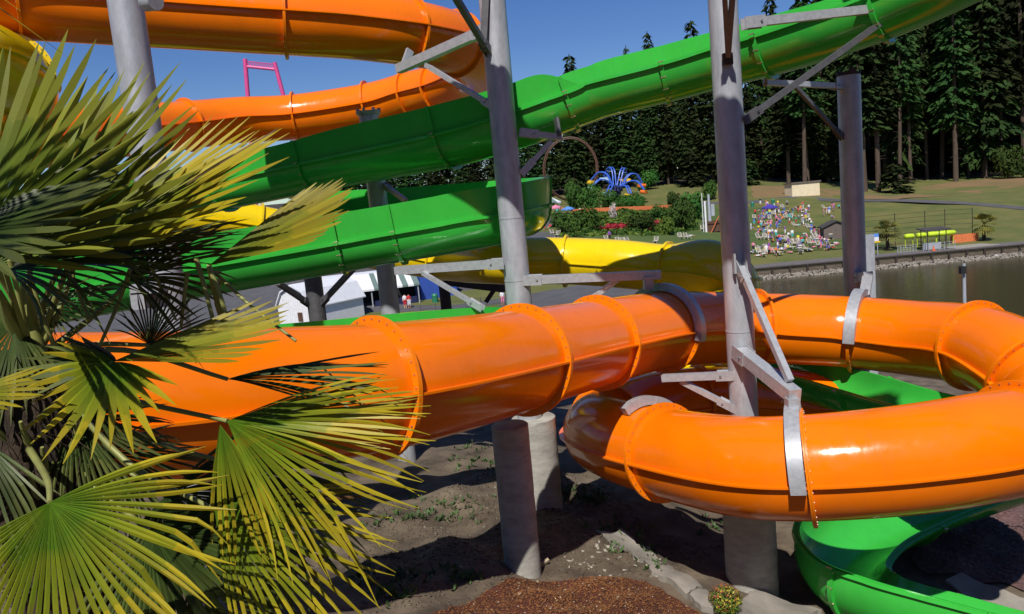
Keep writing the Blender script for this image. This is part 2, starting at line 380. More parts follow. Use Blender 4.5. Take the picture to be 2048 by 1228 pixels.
YELLOW_TOP = [(-120, 95, 12.6), (-40, 118, 13.4), (18, 148, 14.4), (38, 182, 15.8), (0, 215, 17.5), (-90, 235, 19)]
YELLOW_RUN = [(260, 425, 21), (475, 446, 22), (680, 486, 23), (880, 518, 22.5), (1000, 522, 20), (1132, 522, 19.8), (1240, 528, 19.2), (1335, 538, 18.7), (1420, 542, 17.9, .74), (1460, 585, 17.7, .72),
              (1450, 660, 17.4), (1385, 740, 16.9), (1480, 800, 16.8), (1640, 815, 16.4), (1740, 830, 15.6)]
YL = thing('yellow_tube_slide', 'bright yellow closed tube water slide running low behind the orange and green slides', 'water slide', at(1200, 525, 20))
tube_slide(YL, YELLOW_TOP, .68, [2, 3.4], 'yellow_gel', 'yellow_gel', ledge=.05)
tube_slide(YL, YELLOW_RUN, .62, [1.2, 3, 5, 7, 8.9, 11, 12.2, 13.3], 'yellow_gel', 'yellow_gel', ledge=.05, flange=.08)

# ------------------------------------------------------------------ terrain height
TP = []
def tp(px, py, D): TP.append(tuple(at(px, py, D)))
def tw(x, y, z): TP.append((x, y, z+CZ))
for a in [(1047, 1128, 10.6), (1095, 1008, 14), (1500, 1175, 11.4), (1000, 1228, 8.6), (1400, 1228, 9.5), (2000, 1100, 12.8), (2040, 1228, 10.9), (700, 1228, 8.0),
          (905, 605, 96), (650, 640, 90), (1080, 480, 128), (1080, 442, 160), (1350, 472, 135), (1250, 470, 130), (1250, 425, 172), (1130, 468, 140),
          (1225, 408, 200), (1340, 386, 212), (1560, 505, 121), (1600, 402, 188), (1600, 455, 150), (1836, 401, 165), (2048, 414, 152), (1900, 364, 225), (2010, 352, 235), (1760, 386, 208), (2060, 470, 120),
          (1620, 372, 215)]: tp(*a)
for a in [(0, 0, -2.2), (-3, 4, -4.1), (0, 5, -4.5), (-6, 8, -4.8), (4, 4.5, -5.0), (4.4, 8, -6.1), (6, 9, -6.55), (8, 5, -5.8), (-8, 0, -2.2), (8, 0, -2.6), (0, -15, -1.5), (0, 19, -6.1), (8, 17, -7.3), (-10, 15, -5.6), (-14, 30, -7.2), (0, 32, -7.6), (6, 40, -9.5), (18, 25, -9.5), (0, 60, -9.6), (-30, 60, -9.2),
          (-20, 95, -10.3), (10, 95, -10.6), (24, 70, -11), (24, 110, -11.3), (40, 116, -11.45), (60, 116, -11.45), (85, 116, -11.45), (110, 116, -11.4), (-60, 120, -9), (-60, 200, -5), (-20, 240, 3), (20, 250, 5), (0, 320, 14), (60, 330, 10), (-100, 300, 4), (140, 330, 6), (230, 300, 2), (200, 200, -2),
          (-150, 60, -9), (150, 80, -11), (-60, 0, -3), (40, -10, -4), (120, 20, -10), (-60, -40, -2), (60, -40, -3), (0, 700, 25), (400, 500, 15), (-400, 500, 15), (-400, 0, -8), (400, 0, -8)]: tw(*a)
_TP = np.array(TP); _S = 40.0
_X = _TP[:, :2]/_S; _n = len(_X)
def _phi(r2): return np.where(r2 > 1e-12, r2*np.log(np.maximum(r2, 1e-12))*.5, 0)
_K = _phi(((_X[:, None]-_X[None])**2).sum(-1))+np.eye(_n)*2e-3
_P = np.hstack([np.ones((_n, 1)), _X])
_sol = np.linalg.solve(np.block([[_K, _P], [_P.T, np.zeros((3, 3))]]), np.concatenate([_TP[:, 2], np.zeros(3)]))
WALL_Y = 110.2
def lake_mask(x, y):
    """1 inside the lake"""
    xl = 25+4*np.sin(y*.06); sx = np.clip((x-xl)/5, 0, 1)
    s1 = np.clip((WALL_Y+.35-y)/.4, 0, 1); s2 = np.clip((y-32)/14, 0, 1)
    return sx*s1*s2
def Hn(x, y):
    x = np.asarray(x, float); y = np.asarray(y, float); q = np.stack([x.ravel(), y.ravel()], -1)/_S; out = np.empty(len(q))
    for i in range(0, len(q), 4000):
        c = q[i:i+4000]; out[i:i+4000] = _phi(((c[:, None]-_X[None])**2).sum(-1))@_sol[:_n]+_sol[_n]+c@_sol[_n+1:]
    z = out.reshape(x.shape)
    far = np.clip((np.hypot(x, y)-300)/120, 0, 1)
    z = z*(1-far)+far*np.clip(z, 8, 40)
    mk = lake_mask(x, y)
    d = np.hypot(x-2, y-9)                                     # mounds and ruts near the slides
    nz = .10*np.sin(x*1.9+1)*np.sin(y*1.6+.4)+.05*np.sin(x*4.1+y*2.3)+.03*np.sin(x*7-y*6.1)
    z = z+nz*np.clip((16-d)/6, 0, 1)
    return z*(1-mk)+mk*(-2.2)
def H(x, y): return float(Hn(np.array([x]), np.array([y]))[0])
def ground_at(px, py, d0=5., d1=420.):
    """where the line of sight through a pixel meets the terrain"""
    ds = np.geomspace(d0, d1, 500); pts = np.array([tuple(at(px, py, d)) for d in (d0, 100.)])
    o = np.array((0, 0, CZ)); dr = (pts[1]-o)/100.
    P_ = o+ds[:, None]*dr; h = Hn(P_[:, 0], P_[:, 1])
    k = np.argmax(P_[:, 2] < h)
    if P_[k, 2] >= h[k]: k = len(ds)-1
    return Vector((P_[k, 0], P_[k, 1], H(P_[k, 0], P_[k, 1])))

def axis_vals(a, b_, fine, lo, hi, g=1.13):
    v = list(np.arange(a, b_, fine)); s = fine; x = a; neg = []
    while x > lo: s *= g; x -= s; neg.append(x)
    s = fine; x = v[-1]; pos = []
    while x < hi: s = min(s*g, 14); x += s; pos.append(x)
    return np.array(neg[::-1]+v+pos)
def terrain():
    xs = axis_vals(-5, 9, .16, -900, 900); ys = axis_vals(5, 16, .16, -300, 1100)
    ys = np.sort(np.concatenate([ys, [WALL_Y-1.2, WALL_Y-.4, WALL_Y+.2, WALL_Y+.6]]))
    X, Y = np.meshgrid(xs, ys); Z = Hn(X, Y); nx, ny = len(xs), len(ys)
    idx = np.arange(nx*ny).reshape(ny, nx)
    f = np.stack([idx[:-1, :-1], idx[:-1, 1:], idx[1:, 1:], idx[1:, :-1]], -1).reshape(-1, 4)
    me = bpy.data.meshes.new('ground'); me.from_pydata(np.stack([X.ravel(), Y.ravel(), Z.ravel()], -1).tolist(), [], f.tolist())
    cy = Y.ravel()[f].mean(1); cx = X.ravel()[f].mean(1)
    for k in ('dirt', 'grass', 'forest_floor'): me.materials.append(M[k])
    mi = np.where(cy > 45, 1, 0); mi = np.where(((cy > 236)) | (cy < -3), np.where(cy < 0, 1, 2), mi)
    me.polygons.foreach_set('material_index', mi.astype(np.int32)); me.polygons.foreach_set('use_smooth', [True]*len(f)); me.update()
    o = bpy.data.objects.new('ground', me); COL.objects.link(o); kind(o, 'structure')
terrain()

def drape(name, outline, material, off=.03, cell=None, noise=0., seed=1, thick=0.):
    """a sheet following the terrain inside an outline of (x,y) points"""
    rnd = random.Random(seed); P = [Vector((p[0], p[1])) for p in outline]; dense = []
    L = sum((P[(i+1) % len(P)]-P[i]).length for i in range(len(P))); cell = cell or L/120
    for i in range(len(P)):
        a, b_ = P[i], P[(i+1) % len(P)]; k = max(1, int((b_-a).length/cell))
        for j in range(k):
            q = a.lerp(b_, j/k); dense.append(q+Vector((rnd.uniform(-noise, noise), rnd.uniform(-noise, noise))))
    bm = bmesh.new(); vs = [bm.verts.new((p.x, p.y, 0)) for p in dense]
    bm.faces.new(vs); bmesh.ops.triangulate(bm, faces=bm.faces[:])
    x0, x1 = min(p.x for p in dense), max(p.x for p in dense); y0, y1 = min(p.y for p in dense), max(p.y for p in dense)
    for ax, lo, hi in ((0, x0, x1), (1, y0, y1)):
        k = lo+cell
        while k < hi:
            co = (k, 0, 0) if ax == 0 else (0, k, 0); no = (1, 0, 0) if ax == 0 else (0, 1, 0)
            bmesh.ops.bisect_plane(bm, geom=bm.verts[:]+bm.edges[:]+bm.faces[:], plane_co=co, plane_no=no, dist=1e-5); k += cell
    xy = np.array([v.co[:2] for v in bm.verts]); z = Hn(xy[:, 0], xy[:, 1])
    for v, h in zip(bm.verts, z): v.co.z = h+off
    bmesh.ops.recalc_face_normals(bm, faces=bm.faces[:])
    if sum(f.normal.z for f in bm.faces) < 0: bmesh.ops.reverse_faces(bm, faces=bm.faces[:])
    if thick:
        ex = bmesh.ops.extrude_face_region(bm, geom=bm.faces[:])
        for e in ex['geom']:
            if isinstance(e, bmesh.types.BMVert): e.co.z -= thick
        bmesh.ops.recalc_face_normals(bm, faces=bm.faces[:])
    me = bpy.data.meshes.new(name); bm.to_mesh(me); bm.free(); me.materials.append(M[material])
    me.polygons.foreach_set('use_smooth', [True]*len(me.polygons)); me.set_sharp_from_angle(angle=R(50))
    o = bpy.data.objects.new(name, me); COL.objects.link(o); return o
def gpx(pts): return [tuple(ground_at(*p)[:2]) for p in pts]

MULCH = gpx([(905, 1224), (985, 1184), (1090, 1172), (1190, 1160), (1290, 1172), (1335, 1195), (1400, 1226), (1420, 1300), (1400, 1420), (1000, 1450), (760, 1420), (780, 1290)])
kind(drape('mulch_bed', MULCH, 'mulch', .035, .14, .04), 'structure')
PATH1 = gpx([(1195, 1068), (1240, 1066), (1300, 1105), (1352, 1150), (1325, 1160), (1310, 1160), (1260, 1105)])
kind(drape('concrete_kerb', PATH1, 'concrete_path', .05, .10, .05, 3, .14), 'structure')
GRAV = gpx([(1790, 1110), (1815, 1060), (1900, 1010), (2060, 985), (2200, 1000), (2300, 1180), (2050, 1190), (1940, 1170), (1850, 1150)])
kind(drape('red_gravel', GRAV, 'red_gravel', .03, .14, .03), 'structure')
PATH2 = gpx([(1890, 1170), (1925, 1150), (1990, 1180), (2060, 1212), (2060, 1300), (2000, 1300), (1960, 1220)])
kind(drape('paving', PATH2, 'concrete_path', .05, .14, .01, 4, .1), 'structure')

for pts, lab, sd in [([(1318, 1165), (1352, 1152), (1405, 1186), (1372, 1202)], 'flat grey stone slab at the lower end of the rocky strip beside the bark mulch', 3), ([(1380, 1205), (1412, 1190), (1440, 1212), (1425, 1236), (1405, 1228)], 'flat stone slab left of the small shrub', 5), ([(1465, 1216), (1500, 1196), (1575, 1214), (1640, 1232), (1600, 1260), (1480, 1262)], 'large pale stone slab right of the small shrub', 7)]:
    o = drape('stone_slab', gpx(pts), 'concrete_path', .09, .08, .02, sd, .16); tag(o, lab, 'stone slab')
# ------------------------------------------------------------------ steel poles, arms and piers
def pole(name, px, py, D, ztop, zbot, label, rad=.23, group=None, mats='galvanised', seam_z=()):
    p = at(px, py, D); root = thing(name, label, 'pole', (p.x, p.y, zbot), group)
    mb = MB(); mb.cyl((p.x, p.y, zbot), (p.x, p.y, ztop), rad, rad, 40)
    for z in seam_z: mb.cyl((p.x, p.y, z-.012), (p.x, p.y, z+.012), rad+.006, rad+.006, 40)
    mb.build('shaft', [mats], root, 30)
    return root, p
def zat(px, py, D): return at(px, py, D).z
def arm(root, p, q, w=.17, h=.17, name='arm', m='steel_rail', plate=True):
    p, q = Vector(p), Vector(q); mb = MB(); t = (q-p).normalized()
    mb.beam(p, q, w, h); 
    if plate:                                       # clevis lugs and end plate where the arm meets the pole
        sd = t.cross(Vector((0, 0, 1))).normalized()
        for s in (-1, 1): mb.beam(p-t*.10+sd*(s*(w/2+.008)), p+t*.24+sd*(s*(w/2+.008)), .014, h+.04)
        for s in (-1, 1):
            c = p+t*.16; mb.cyl(c-sd*(w/2+.035), c+sd*(w/2+.035), .018, n=8)
    return mb.build(name, [m], root, 30)

# central pole
CPR, CP = pole('steel_pole', 1021, 410, 14, zat(985, -120, 14), H(*at(1021, 410, 14)[:2])+1.75, 'tall grey galvanised steel pole in the middle standing on the shorter, farther concrete pier', rad=.238, seam_z=(zat(1021, 436, 14), zat(1030, 560, 14)))
def on(P, px, py, d): q = at(px, py, d); return q
arm(CPR, at(968, 62, 13.95), at(797, 138, 15.6), .16, .17)
mb = MB(); a_ = at(806, 140, 15.55); b_ = at(820, 100, 15.7); mb.beam(a_, b_, .06, .16); mb.build('bracket_plate', ['steel_rail'], CPR)
arm(CPR, at(985, 212, 13.95), at(852, 130, 15.0), .085, .085, 'brace')
arm(CPR, at(975, 100, 13.78), at(890, -40, 12.5), .10, .10, 'brace', 'steel_dark')
arm(CPR, at(966, 100, 13.74), at(972, -20, 13.74), .10, .12, 'hanger', 'steel_dark', False)
arm(CPR, at(1002, 527, 13.9), at(793, 541, 14.9), .17, .16)
arm(CPR, at(958, 613, 13.9), at(846, 546, 14.5), .08, .08, 'brace')
arm(CPR, at(1058, 560, 13.85), at(1322, 549, 13.45), .16, .15)
arm(CPR, at(1180, 598, 13.75), at(1240, 556, 13.75), .09, .09, 'brace', plate=False)
mb = MB(); mb.beam(at(1296, 552, 13.42), at(1297, 578, 13.45), .16, .16); mb.build('bracket_plate', ['steel_rail'], CPR)
saddle(CPR, ORANGE_LOW, .70, 8, (-.06, 1.06))
arm(CPR, at(1050, 266, 13.95), at(1124, 275, 14.05), .13, .11)
arm(CPR, at(1050, 340, 13.95), at(1103, 282, 14.0), .09, .09, 'brace')
mb = MB(); mb.beam(at(1118, 272, 13.95), at(1112, 236, 14.02), .05, .14); mb.build('bracket_plate', ['steel_dark'], CPR)

# right pole
RPR, RP = pole('steel_pole', 1467, 415, 11.4, zat(1445, -120, 11.4), H(*at(1467, 415, 11.4)[:2])+1.35, 'tall grey galvanised steel pole with a rust streak standing inside the lowest orange tube loop', rad=.212, seam_z=(zat(1480, 660, 11.4),))
arm(RPR, at(1482, 706, 11.17), at(1590, 792, 9.75), .18, .18)
arm(RPR, at(1481, 535, 11.15), at(1580, 762, 9.92), .09, .09, 'brace')
mb = MB()
for s in (-.085, .085):
    q = at(1480, 530, 11.12); mb.beam(q+Vector((s, 0, -.12)), q+Vector((s, 0, .18)), .03, .10)
mb.build('bracket_plate', ['steel_rail'], RPR)
mb = MB(); mb.beam(at(1584, 796, 9.75), at(1586, 830, 9.75), .16, .16); mb.build('bracket_plate', ['steel_rail'], RPR)
saddle(RPR, ORANGE_LOW, .70, 20.0, (-.02, 1.02), w=.19)
arm(RPR, at(1464, 750, 11.35), at(1325, 756, 11.9), .12, .11)
arm(RPR, at(1466, 815, 11.35), at(1362, 762, 11.8), .08, .08, 'brace')
saddle(RPR, ORANGE_LOW, .70, 22.3, (-.05, .66))
arm(RPR, at(1498, 46, 11.3), at(1738, 19, 11.8), .11, .125)
arm(RPR, at(1738, 19, 11.8), at(1900, 5, 12.1), .13, .14, 'arm', 'steel_dark', False)
arm(RPR, at(1496, 236, 11.3), at(1786, 28, 11.9), .08, .085, 'brace', 'steel_dark')
for dx in (-6, 8): arm(RPR, at(1456, 112, 11.1), at(1456+dx*1.6, -60, 10.2), .07, .09, 'strut', 'steel_dark', False)
mb = MB(); q = at(1455, 118, 11.12); mb.box(q, (.14, .08, .16)); mb.build('bracket_plate', ['rust_wood'], RPR)

# far right pole, left pole, poles behind
FPR, FP = pole('steel_pole', 1705, 400, 15.7, zat(1694, 150, 15.7), H(*at(1705, 400, 15.7)[:2])-.2, 'short grey steel pole with an open sawn-off top standing behind the lower orange loop', .225)
mb = MB(); c = Vector((FP.x, FP.y, zat(1694, 150, 15.7)))
hts = [.02, .09, .03, .11, .10, .02, .05, .12, .03, .08]; ring = []
for k in range(41):
    th = 2*math.pi*k/40; h_ = hts[int(k/4) % 10]; d = Vector((math.cos(th), math.sin(th), 0)); ring.append([c+d*.20+Vector((0, 0, -.02)), c+d*.228+Vector((0, 0, -.02)), c+d*.228+Vector((0, 0, h_)), c+d*.20+Vector((0, 0, h_))])
mb.loop_sweep(ring, 0, False)
mb.build('torn_rim', ['rust_wood'], FPR)
arm(FPR, at(1682, 172, 15.6), at(1530, 165, 14.4), .11, .10)
arm(FPR, at(1682, 272, 15.6), at(1590, 172, 14.8), .07, .07, 'brace', 'steel_dark')
arm(FPR, at(1716, 556, 15.5), at(1737, 552, 14.9), .18, .18)
mb = MB(); mb.beam(at(1736, 552, 14.75), at(1729, 590, 14.62), .2, .05); mb.build('bracket_plate', ['steel_rail'], FPR)
saddle(FPR, ORANGE_LOW, .70, 12.04, (-.02, .75), w=.2)
mb = MB(); mb.beam(at(1529, 164, 14.4), at(1540, 118, 13.55), .05, .14); mb.build('bracket_plate', ['steel_dark'], FPR)

LPR, LP = pole('steel_pole', 295, 300, 9.2, zat(240, -120, 9.2), H(*at(295, 300, 9.2)[:2])-.2, 'tall grey steel pole at the left rising behind the palm fronds', .196)
mb = MB(); q = at(300, 575, 9.0); mb.box(q, (.34, .3, .12)); mb.box(q+Vector((-.1, 0, -.14)), (.16, .3, .2)); mb.build('bracket_plate', ['steel_rail'], LPR)
mb = MB(); mb.cyl(at(292, 5, 9.0), at(312, 2, 8.9), .10, n=14); mb.build('bracket_plate', ['steel_rail'], LPR)
S1, p1 = pole('steel_pole', 755, 390, 18, zat(738, 226, 18), H(*at(755, 390, 18)[:2])-.2, 'grey steel pole with open top between the far orange tube and the green slides', .225)
arm(S1, at(771, 372, 17.9), at(812, 402, 17.2), .1, .1, 'brace')
mb = MB(); c = Vector((p1.x, p1.y, zat(738, 226, 18)))
mb.cyl(c-Vector((0, 0, .05)), c+Vector((0, 0, .03)), .27, .29, 20)
for k in range(7):
    th = 2*math.pi*k/7; mb.box(c+Vector((.25*math.cos(th), .25*math.sin(th), .05)), (.08, .04, .09), 0, Matrix.Rotation(th, 3, 'Z'))
mb.build('cap_ring', ['galvanised'], S1)
S2, p2 = pole('steel_pole', 630, 590, 19.5, zat(622, 500, 19.5), H(*at(630, 590, 19.5)[:2])-.2, 'dark shaded steel pole with two slanting braces in front of the white barn', .225, mats='steel_dark')  # dark steel puts this pole's shade into its colour
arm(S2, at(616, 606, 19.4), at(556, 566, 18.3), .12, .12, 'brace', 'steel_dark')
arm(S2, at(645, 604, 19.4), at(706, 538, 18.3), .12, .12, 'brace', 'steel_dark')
S3, p3 = pole('rusty_post', 888, 570, 30, zat(884, 500, 30), H(*at(888, 570, 30)[:2])-.2, 'dark rusty post with a horizontal beam and brace below the yellow tube', .22, mats='rust_wood')
arm(S3, at(896, 563, 29.8), at(1010, 577, 29.2), .3, .3, 'beam', 'rust_wood', False)
arm(S3, at(972, 604, 29.4), at(992, 574, 29.3), .16, .16, 'brace', 'rust_wood', False)
S4, p4 = pole('square_post', 1735, 520, 31, zat(1733, 470, 31), H(*at(1735, 520, 31)[:2])-.3, 'pale square metal post standing just right of the short steel pole', .01, mats='white_paint')
mb = MB(); mb.box((p4.x, p4.y, (zat(1733, 470, 31)+p4.z-5)/2), (.42, .42, zat(1733, 470, 31)-p4.z+5)); mb.build('box_column', ['galvanised'], S4)

def pier(px, py, D, rad, ztop, label):
    p = at(px, py, D); zb = H(p.x, p.y)-.3; mb = MB(); n = 44; rings = []
    k = 26
    for i in range(k+1):
        z = zb+(ztop-zb)*i/k; ring = []
        for j in range(n):
            th = 2*math.pi*j/n; g = .006 if abs(((z*1.6+th/(2*math.pi)) % 1)-.5) < .08 else 0   # spiral mark left by the paper form tube
            ring.append(Vector((p.x+(rad-g)*math.cos(th), p.y+(rad-g)*math.sin(th), z)))
        rings.append(ring)
    rings.append([Vector((p.x+(rad-.02)*math.cos(2*math.pi*j/n), p.y+(rad-.02)*math.sin(2*math.pi*j/n), ztop+.015)) for j in range(n)])
    mb.loop_sweep(rings); o = mb.build('concrete_pier', ['concrete'], None, 40); tag(o, label, 'concrete pier', 'round concrete piers under the slides')
    return o
NP = pier(1022, 880, 10.6, .27, zat(1022, 850, 10.6), 'tall round concrete pier in the sun patch, nearest of the three under the orange tube')
pier(1068, 850, 14, .42, CPR.location.z+.01, 'pale round concrete pier half hidden behind the nearest one under the orange tube')
pier(1499, 1060, 11.4, .405, RPR.location.z+.01, 'broad round concrete pier under the pole in the lower orange loop, half in shadow')
# ------------------------------------------------------------------ the fan palm
def frond_mesh(C, tip, N, spread, nseg, join=.42, droop=.06, skew=0., seedv=1, wscale=1., ragged=.06, brown=.015, curl=.0, fold=0., petal=0., kinks=.08, twist=.55, bendy=.09):
    rnd = random.Random(seedv); C, tip = Vector(C), Vector(tip); A = tip-C; RL = A.length; A.normalize()
    N = Vector(N); N = (N-A*N.dot(A)).normalized(); B = N.cross(A)
    st = [0., .10, .22, .34, .46, .58, .70, .80, .89, .96, 1.0]
    V = []; F = []; colr = []
    hw = spread/nseg/2
    for i in range(nseg):
        u = (i+.5)/nseg*2-1; a = u*spread/2+skew
        L = RL*(1-.26*abs(u)**2.2)*rnd.uniform(1-ragged, 1.0); tone = rnd.random(); brk = 1. if rnd.random() < brown else 0.
        jn = join*rnd.uniform(.88, 1.12); bend = rnd.uniform(-bendy, bendy); dr = droop*rnd.uniform(.5, 1.6); tw = rnd.uniform(-twist, twist); lift = rnd.uniform(-.025, .025)
        kink = rnd.uniform(.55, .85) if rnd.random() < kinks else 2
        base = len(V)
        for s in st:
            r = s*L; pet_ = petal
            over = max(0, s-jn); aa = a+bend*over*over*2
            d = A*math.cos(aa)+B*math.sin(aa); sd = -A*math.sin(aa)+B*math.cos(aa)
            wj = jn*L*math.tan(hw)
            if s <= jn: w = r*math.tan(hw)
            else:
                k = (s-jn)/(1-jn); w = wj*(1.0+.08*math.sin(k*math.pi*.5)) if k < .58 else wj*1.07*max(.03, 1-((k-.58)/.42)**1.7)
            if petal: w = petal*L*(math.sin(math.pi*min(1, s*.98+.02)**.62)**.8)*.5
            w *= wscale; w = max(w, .0012)
            ph = w*(.85 if s <= jn else .75)
            c = C+d*r+N*(curl*r*s+lift*over*L*2) - N*fold*abs(math.sin(a))*r
            c = c-Vector((0, 0, 1))*(dr*RL*s*s*2.2)
            if s > kink: c = c-Vector((0, 0, 1))*(s-kink)*L*.8+d*(-(s-kink)*L*.25)
            t_ = tw*over
            s2 = sd*math.cos(t_)+N*math.sin(t_); n2 = N*math.cos(t_)-sd*math.sin(t_)
            V += [c-s2*w-n2*ph*.5, c+n2*ph*.5, c+s2*w-n2*ph*.5]
            cc = (s, tone, brk if s > .55 else (1. if s > .985 and rnd.random() < .6 else 0.), 1.)
            colr += [cc, cc, cc]
        for k in range(len(st)-1):
            o = base+k*3
            F += [(o, o+1, o+4, o+3), (o+1, o+2, o+5, o+4)]
    return V, F, colr
PALM = thing('fan_palm', 'large fan palm in the left foreground with green and yellow pleated fronds and shaggy trunk', 'palm tree', (at(40, 800, 3.3).x, at(40, 800, 3.3).y, H(*at(40, 800, 3.3)[:2])))
_fs = [0]
def frond(c, tip, N, spread, nseg, m, pet=None, **kw):
    _fs[0] += 1; C = at(*c); T = at(*tip)
    V, F, colr = frond_mesh(C, T, N, R(spread), nseg, seedv=_fs[0]*13+5, **kw)
    me = bpy.data.meshes.new('frond'); me.from_pydata([tuple(v) for v in V], [], F)
    at_ = me.color_attributes.new('leaf', 'FLOAT_COLOR', 'POINT'); at_.data.foreach_set('color', [x for cc in colr for x in cc])
    me.materials.append(M[m]); me.polygons.foreach_set('use_smooth', [False]*len(F)); me.update()
    o = bpy.data.objects.new('frond', me); COL.objects.link(o); attach(o, PALM)
    if pet:
        P0 = at(*pet[0]); mids = [at(*p) for p in pet[1:]]; pts = [tuple(P0)]+[tuple(q) for q in mids]+[tuple(C)]
        cc, _ = catmull(pts, 6); n = len(cc); mb = MB(); r0 = .017
        mb.tube([Vector(q) for q in cc], [r0*(1-.45*i/(n-1)) for i in range(n)], 7)
        pb = mb.build('petiole', ['petiole'], None, 60); attach(pb, o)
    return o
CR = (70, 720, 3.35)
UPC = (-.05, -.62, .78)
# upper left fans, pale grey green, facing the sun
frond((-60, 500, 2.75), (235, 95, 2.75), (.12, -.72, .66), 124, 21, 'palm_leaf_grey', [CR, (20, 620, 3.1)], join=.5, droop=.0, wscale=.86, kinks=0, twist=.18, bendy=.04, brown=0, ragged=.1)
frond((60, 500, 2.95), (395, 165, 2.85), (.1, -.7, .68), 96, 18, 'palm_leaf_grey', [CR, (60, 600, 3.2)], join=.48, droop=.0, wscale=.84, kinks=0, twist=.18, bendy=.04, brown=0, ragged=.1)
frond((-30, 540, 3.1), (150, 120, 3.3), (.5, -.5, .7), 110, 16, 'palm_leaf_grey', [CR, (10, 640, 3.2)], join=.5, droop=.0, wscale=.85)
frond((150, 500, 3.15), (590, 265, 3.0), (-.3, -.45, .85), 66, 20, 'palm_leaf_lime', [CR, (110, 600, 3.25)], join=.52, droop=.0, fold=.08, kinks=0, twist=.2, bendy=.05, ragged=.1)
frond((140, 500, 3.3), (530, 245, 3.45), (-.3, -.7, .62), 50, 15, 'palm_leaf_lime', [CR, (90, 600, 3.35)], join=.45, droop=.0)
# fans under them, crown shade put into their leaf colour
frond((10, 540, 2.95), (400, 430, 2.95), (.0, -.3, .95), 100, 30, 'palm_leaf_shaded', [CR, (40, 640, 3.15)], join=.4, droop=.06)
frond((150, 530, 3.4), (500, 420, 3.5), (.1, -.2, .97), 100, 32, 'palm_leaf_shaded', [CR, (110, 640, 3.3)], join=.4, droop=.05)
frond((-60, 470, 2.6), (250, 330, 2.55), (.0, -.55, .84), 130, 22, 'palm_leaf_shaded', [CR, (0, 600, 3.0)], join=.5, droop=.02)
frond((260, 560, 3.5), (470, 400, 3.7), (.0, -.4, .9), 160, 30, 'palm_leaf_shaded', [CR, (190, 630, 3.45)], join=.35, droop=.1)
# yellow fan, half folded, in front of the green slide
frond((418, 531, 3.0), (712, 372, 3.0), (-.35, -.62, .7), 46, 20, 'palm_leaf_yellow', [(455, 660, 3.3), (432, 590, 3.15)], join=.78, droop=.0, fold=.05, kinks=0, brown=0, ragged=.09)
# fronds that lean out over the viewer's side, above the frame; their leaflets stripe the fans below with shade
def wfrond(c, t, N, *a, **k):
    pc, pt = px_of((c[0], c[1], CZ+c[2])), px_of((t[0], t[1], CZ+t[2])); frond((pc[0], pc[1], c[1]), (pt[0], pt[1], t[1]), N, *a, **k)
wfrond((-2.2, 2.12, .84), (-1.1, 2.1, .88), (0, -.1, 1), 84, 26, 'palm_leaf_lime', [CR, (-40, 500, 3.0)], join=.25, droop=-.02)
# radial frond over the orange tube
frond((225, 726, 2.8), (100, 925, 2.6), (-.02, -.83, .56), 205, 16, 'palm_leaf_lime', [CR, (150, 745, 3.1)], petal=.125, droop=.03, ragged=.2, skew=.0)
frond((228, 722, 2.82), (592, 628, 2.8), (-.2, -.5, .84), 40, 13, 'palm_leaf_yellow', None, join=.66, droop=.0, fold=.05, kinks=0, brown=0)
frond((230, 722, 2.84), (30, 700, 2.9), (0, -.5, .86), 70, 9, 'palm_leaf_shaded', None, petal=.11, droop=.05)
# frond right of it, also in the leaf colour darkened for shade
frond((455, 758, 3.25), (792, 712, 3.3), (.0, -.12, .99), 74, 22, 'palm_leaf_shaded', [CR, (250, 700, 3.35)], join=.5, droop=.05)
frond((300, 690, 3.5), (370, 560, 3.6), (.0, -.8, .5), 170, 30, 'palm_leaf_shaded', [CR, (180, 690, 3.45)], join=.3, droop=.04)
# big right frond
frond((455, 842, 2.95), (862, 952, 2.74), (-.1, -.72, .68), 88, 26, 'palm_leaf_lime', [CR, (230, 790, 3.25)], wscale=.86, join=.36, droop=.03)
frond((455, 842, 2.97), (860, 795, 3.05), (.0, -.3, .95), 60, 18, 'palm_leaf_lime', None, join=.45, droop=.03)
frond((440, 850, 2.92), (510, 1125, 2.8), (-.1, -.85, .5), 50, 9, 'palm_leaf_lime', None, join=.35, droop=.03)
# bottom fans
frond((100, 1005, 2.55), (245, 1405, 2.3), (-.05, -.8, .6), 186, 40, 'palm_leaf_lime', [(60, 900, 3.2), (95, 960, 2.75)], wscale=.86, join=.4, droop=.03)
frond((430, 1020, 3.0), (770, 1180, 2.8), (-.05, -.7, .7), 98, 26, 'palm_leaf_lime', [CR, (250, 920, 3.3)], wscale=.85, join=.36, droop=.05)
frond((300, 1060, 3.2), (560, 1290, 3.1), (-.0, -.7, .7), 150, 34, 'palm_leaf_shaded', [CR, (170, 950, 3.4)], join=.42, droop=.06)
frond((340, 985, 3.35), (600, 1190, 3.3), (-.0, -.6, .8), 190, 44, 'palm_leaf_shaded', [CR, (190, 900, 3.45)], join=.4, droop=.08)
frond((470, 930, 3.4), (640, 1190, 3.35), (-.0, -.6, .8), 150, 36, 'palm_leaf_shaded', [CR, (250, 860, 3.5)], join=.4, droop=.08)
frond((215, 905, 3.5), (420, 960, 3.6), (-.0, -.5, .85), 160, 34, 'palm_leaf_shaded', [CR, (150, 850, 3.5)], join=.4, droop=.1)
frond((30, 650, 3.25), (-90, 820, 3.1), (0, -.7, .7), 170, 30, 'palm_leaf_shaded', [CR], join=.38, droop=.05)
frond((60, 610, 3.45), (250, 560, 3.5), (0, -.4, .9), 120, 26, 'palm_leaf_shaded', [CR], join=.36, droop=.08)
frond((150, 840, 3.4), (330, 900, 3.4), (0, -.6, .8), 170, 34, 'palm_leaf_shaded', [CR], join=.38, droop=.08)
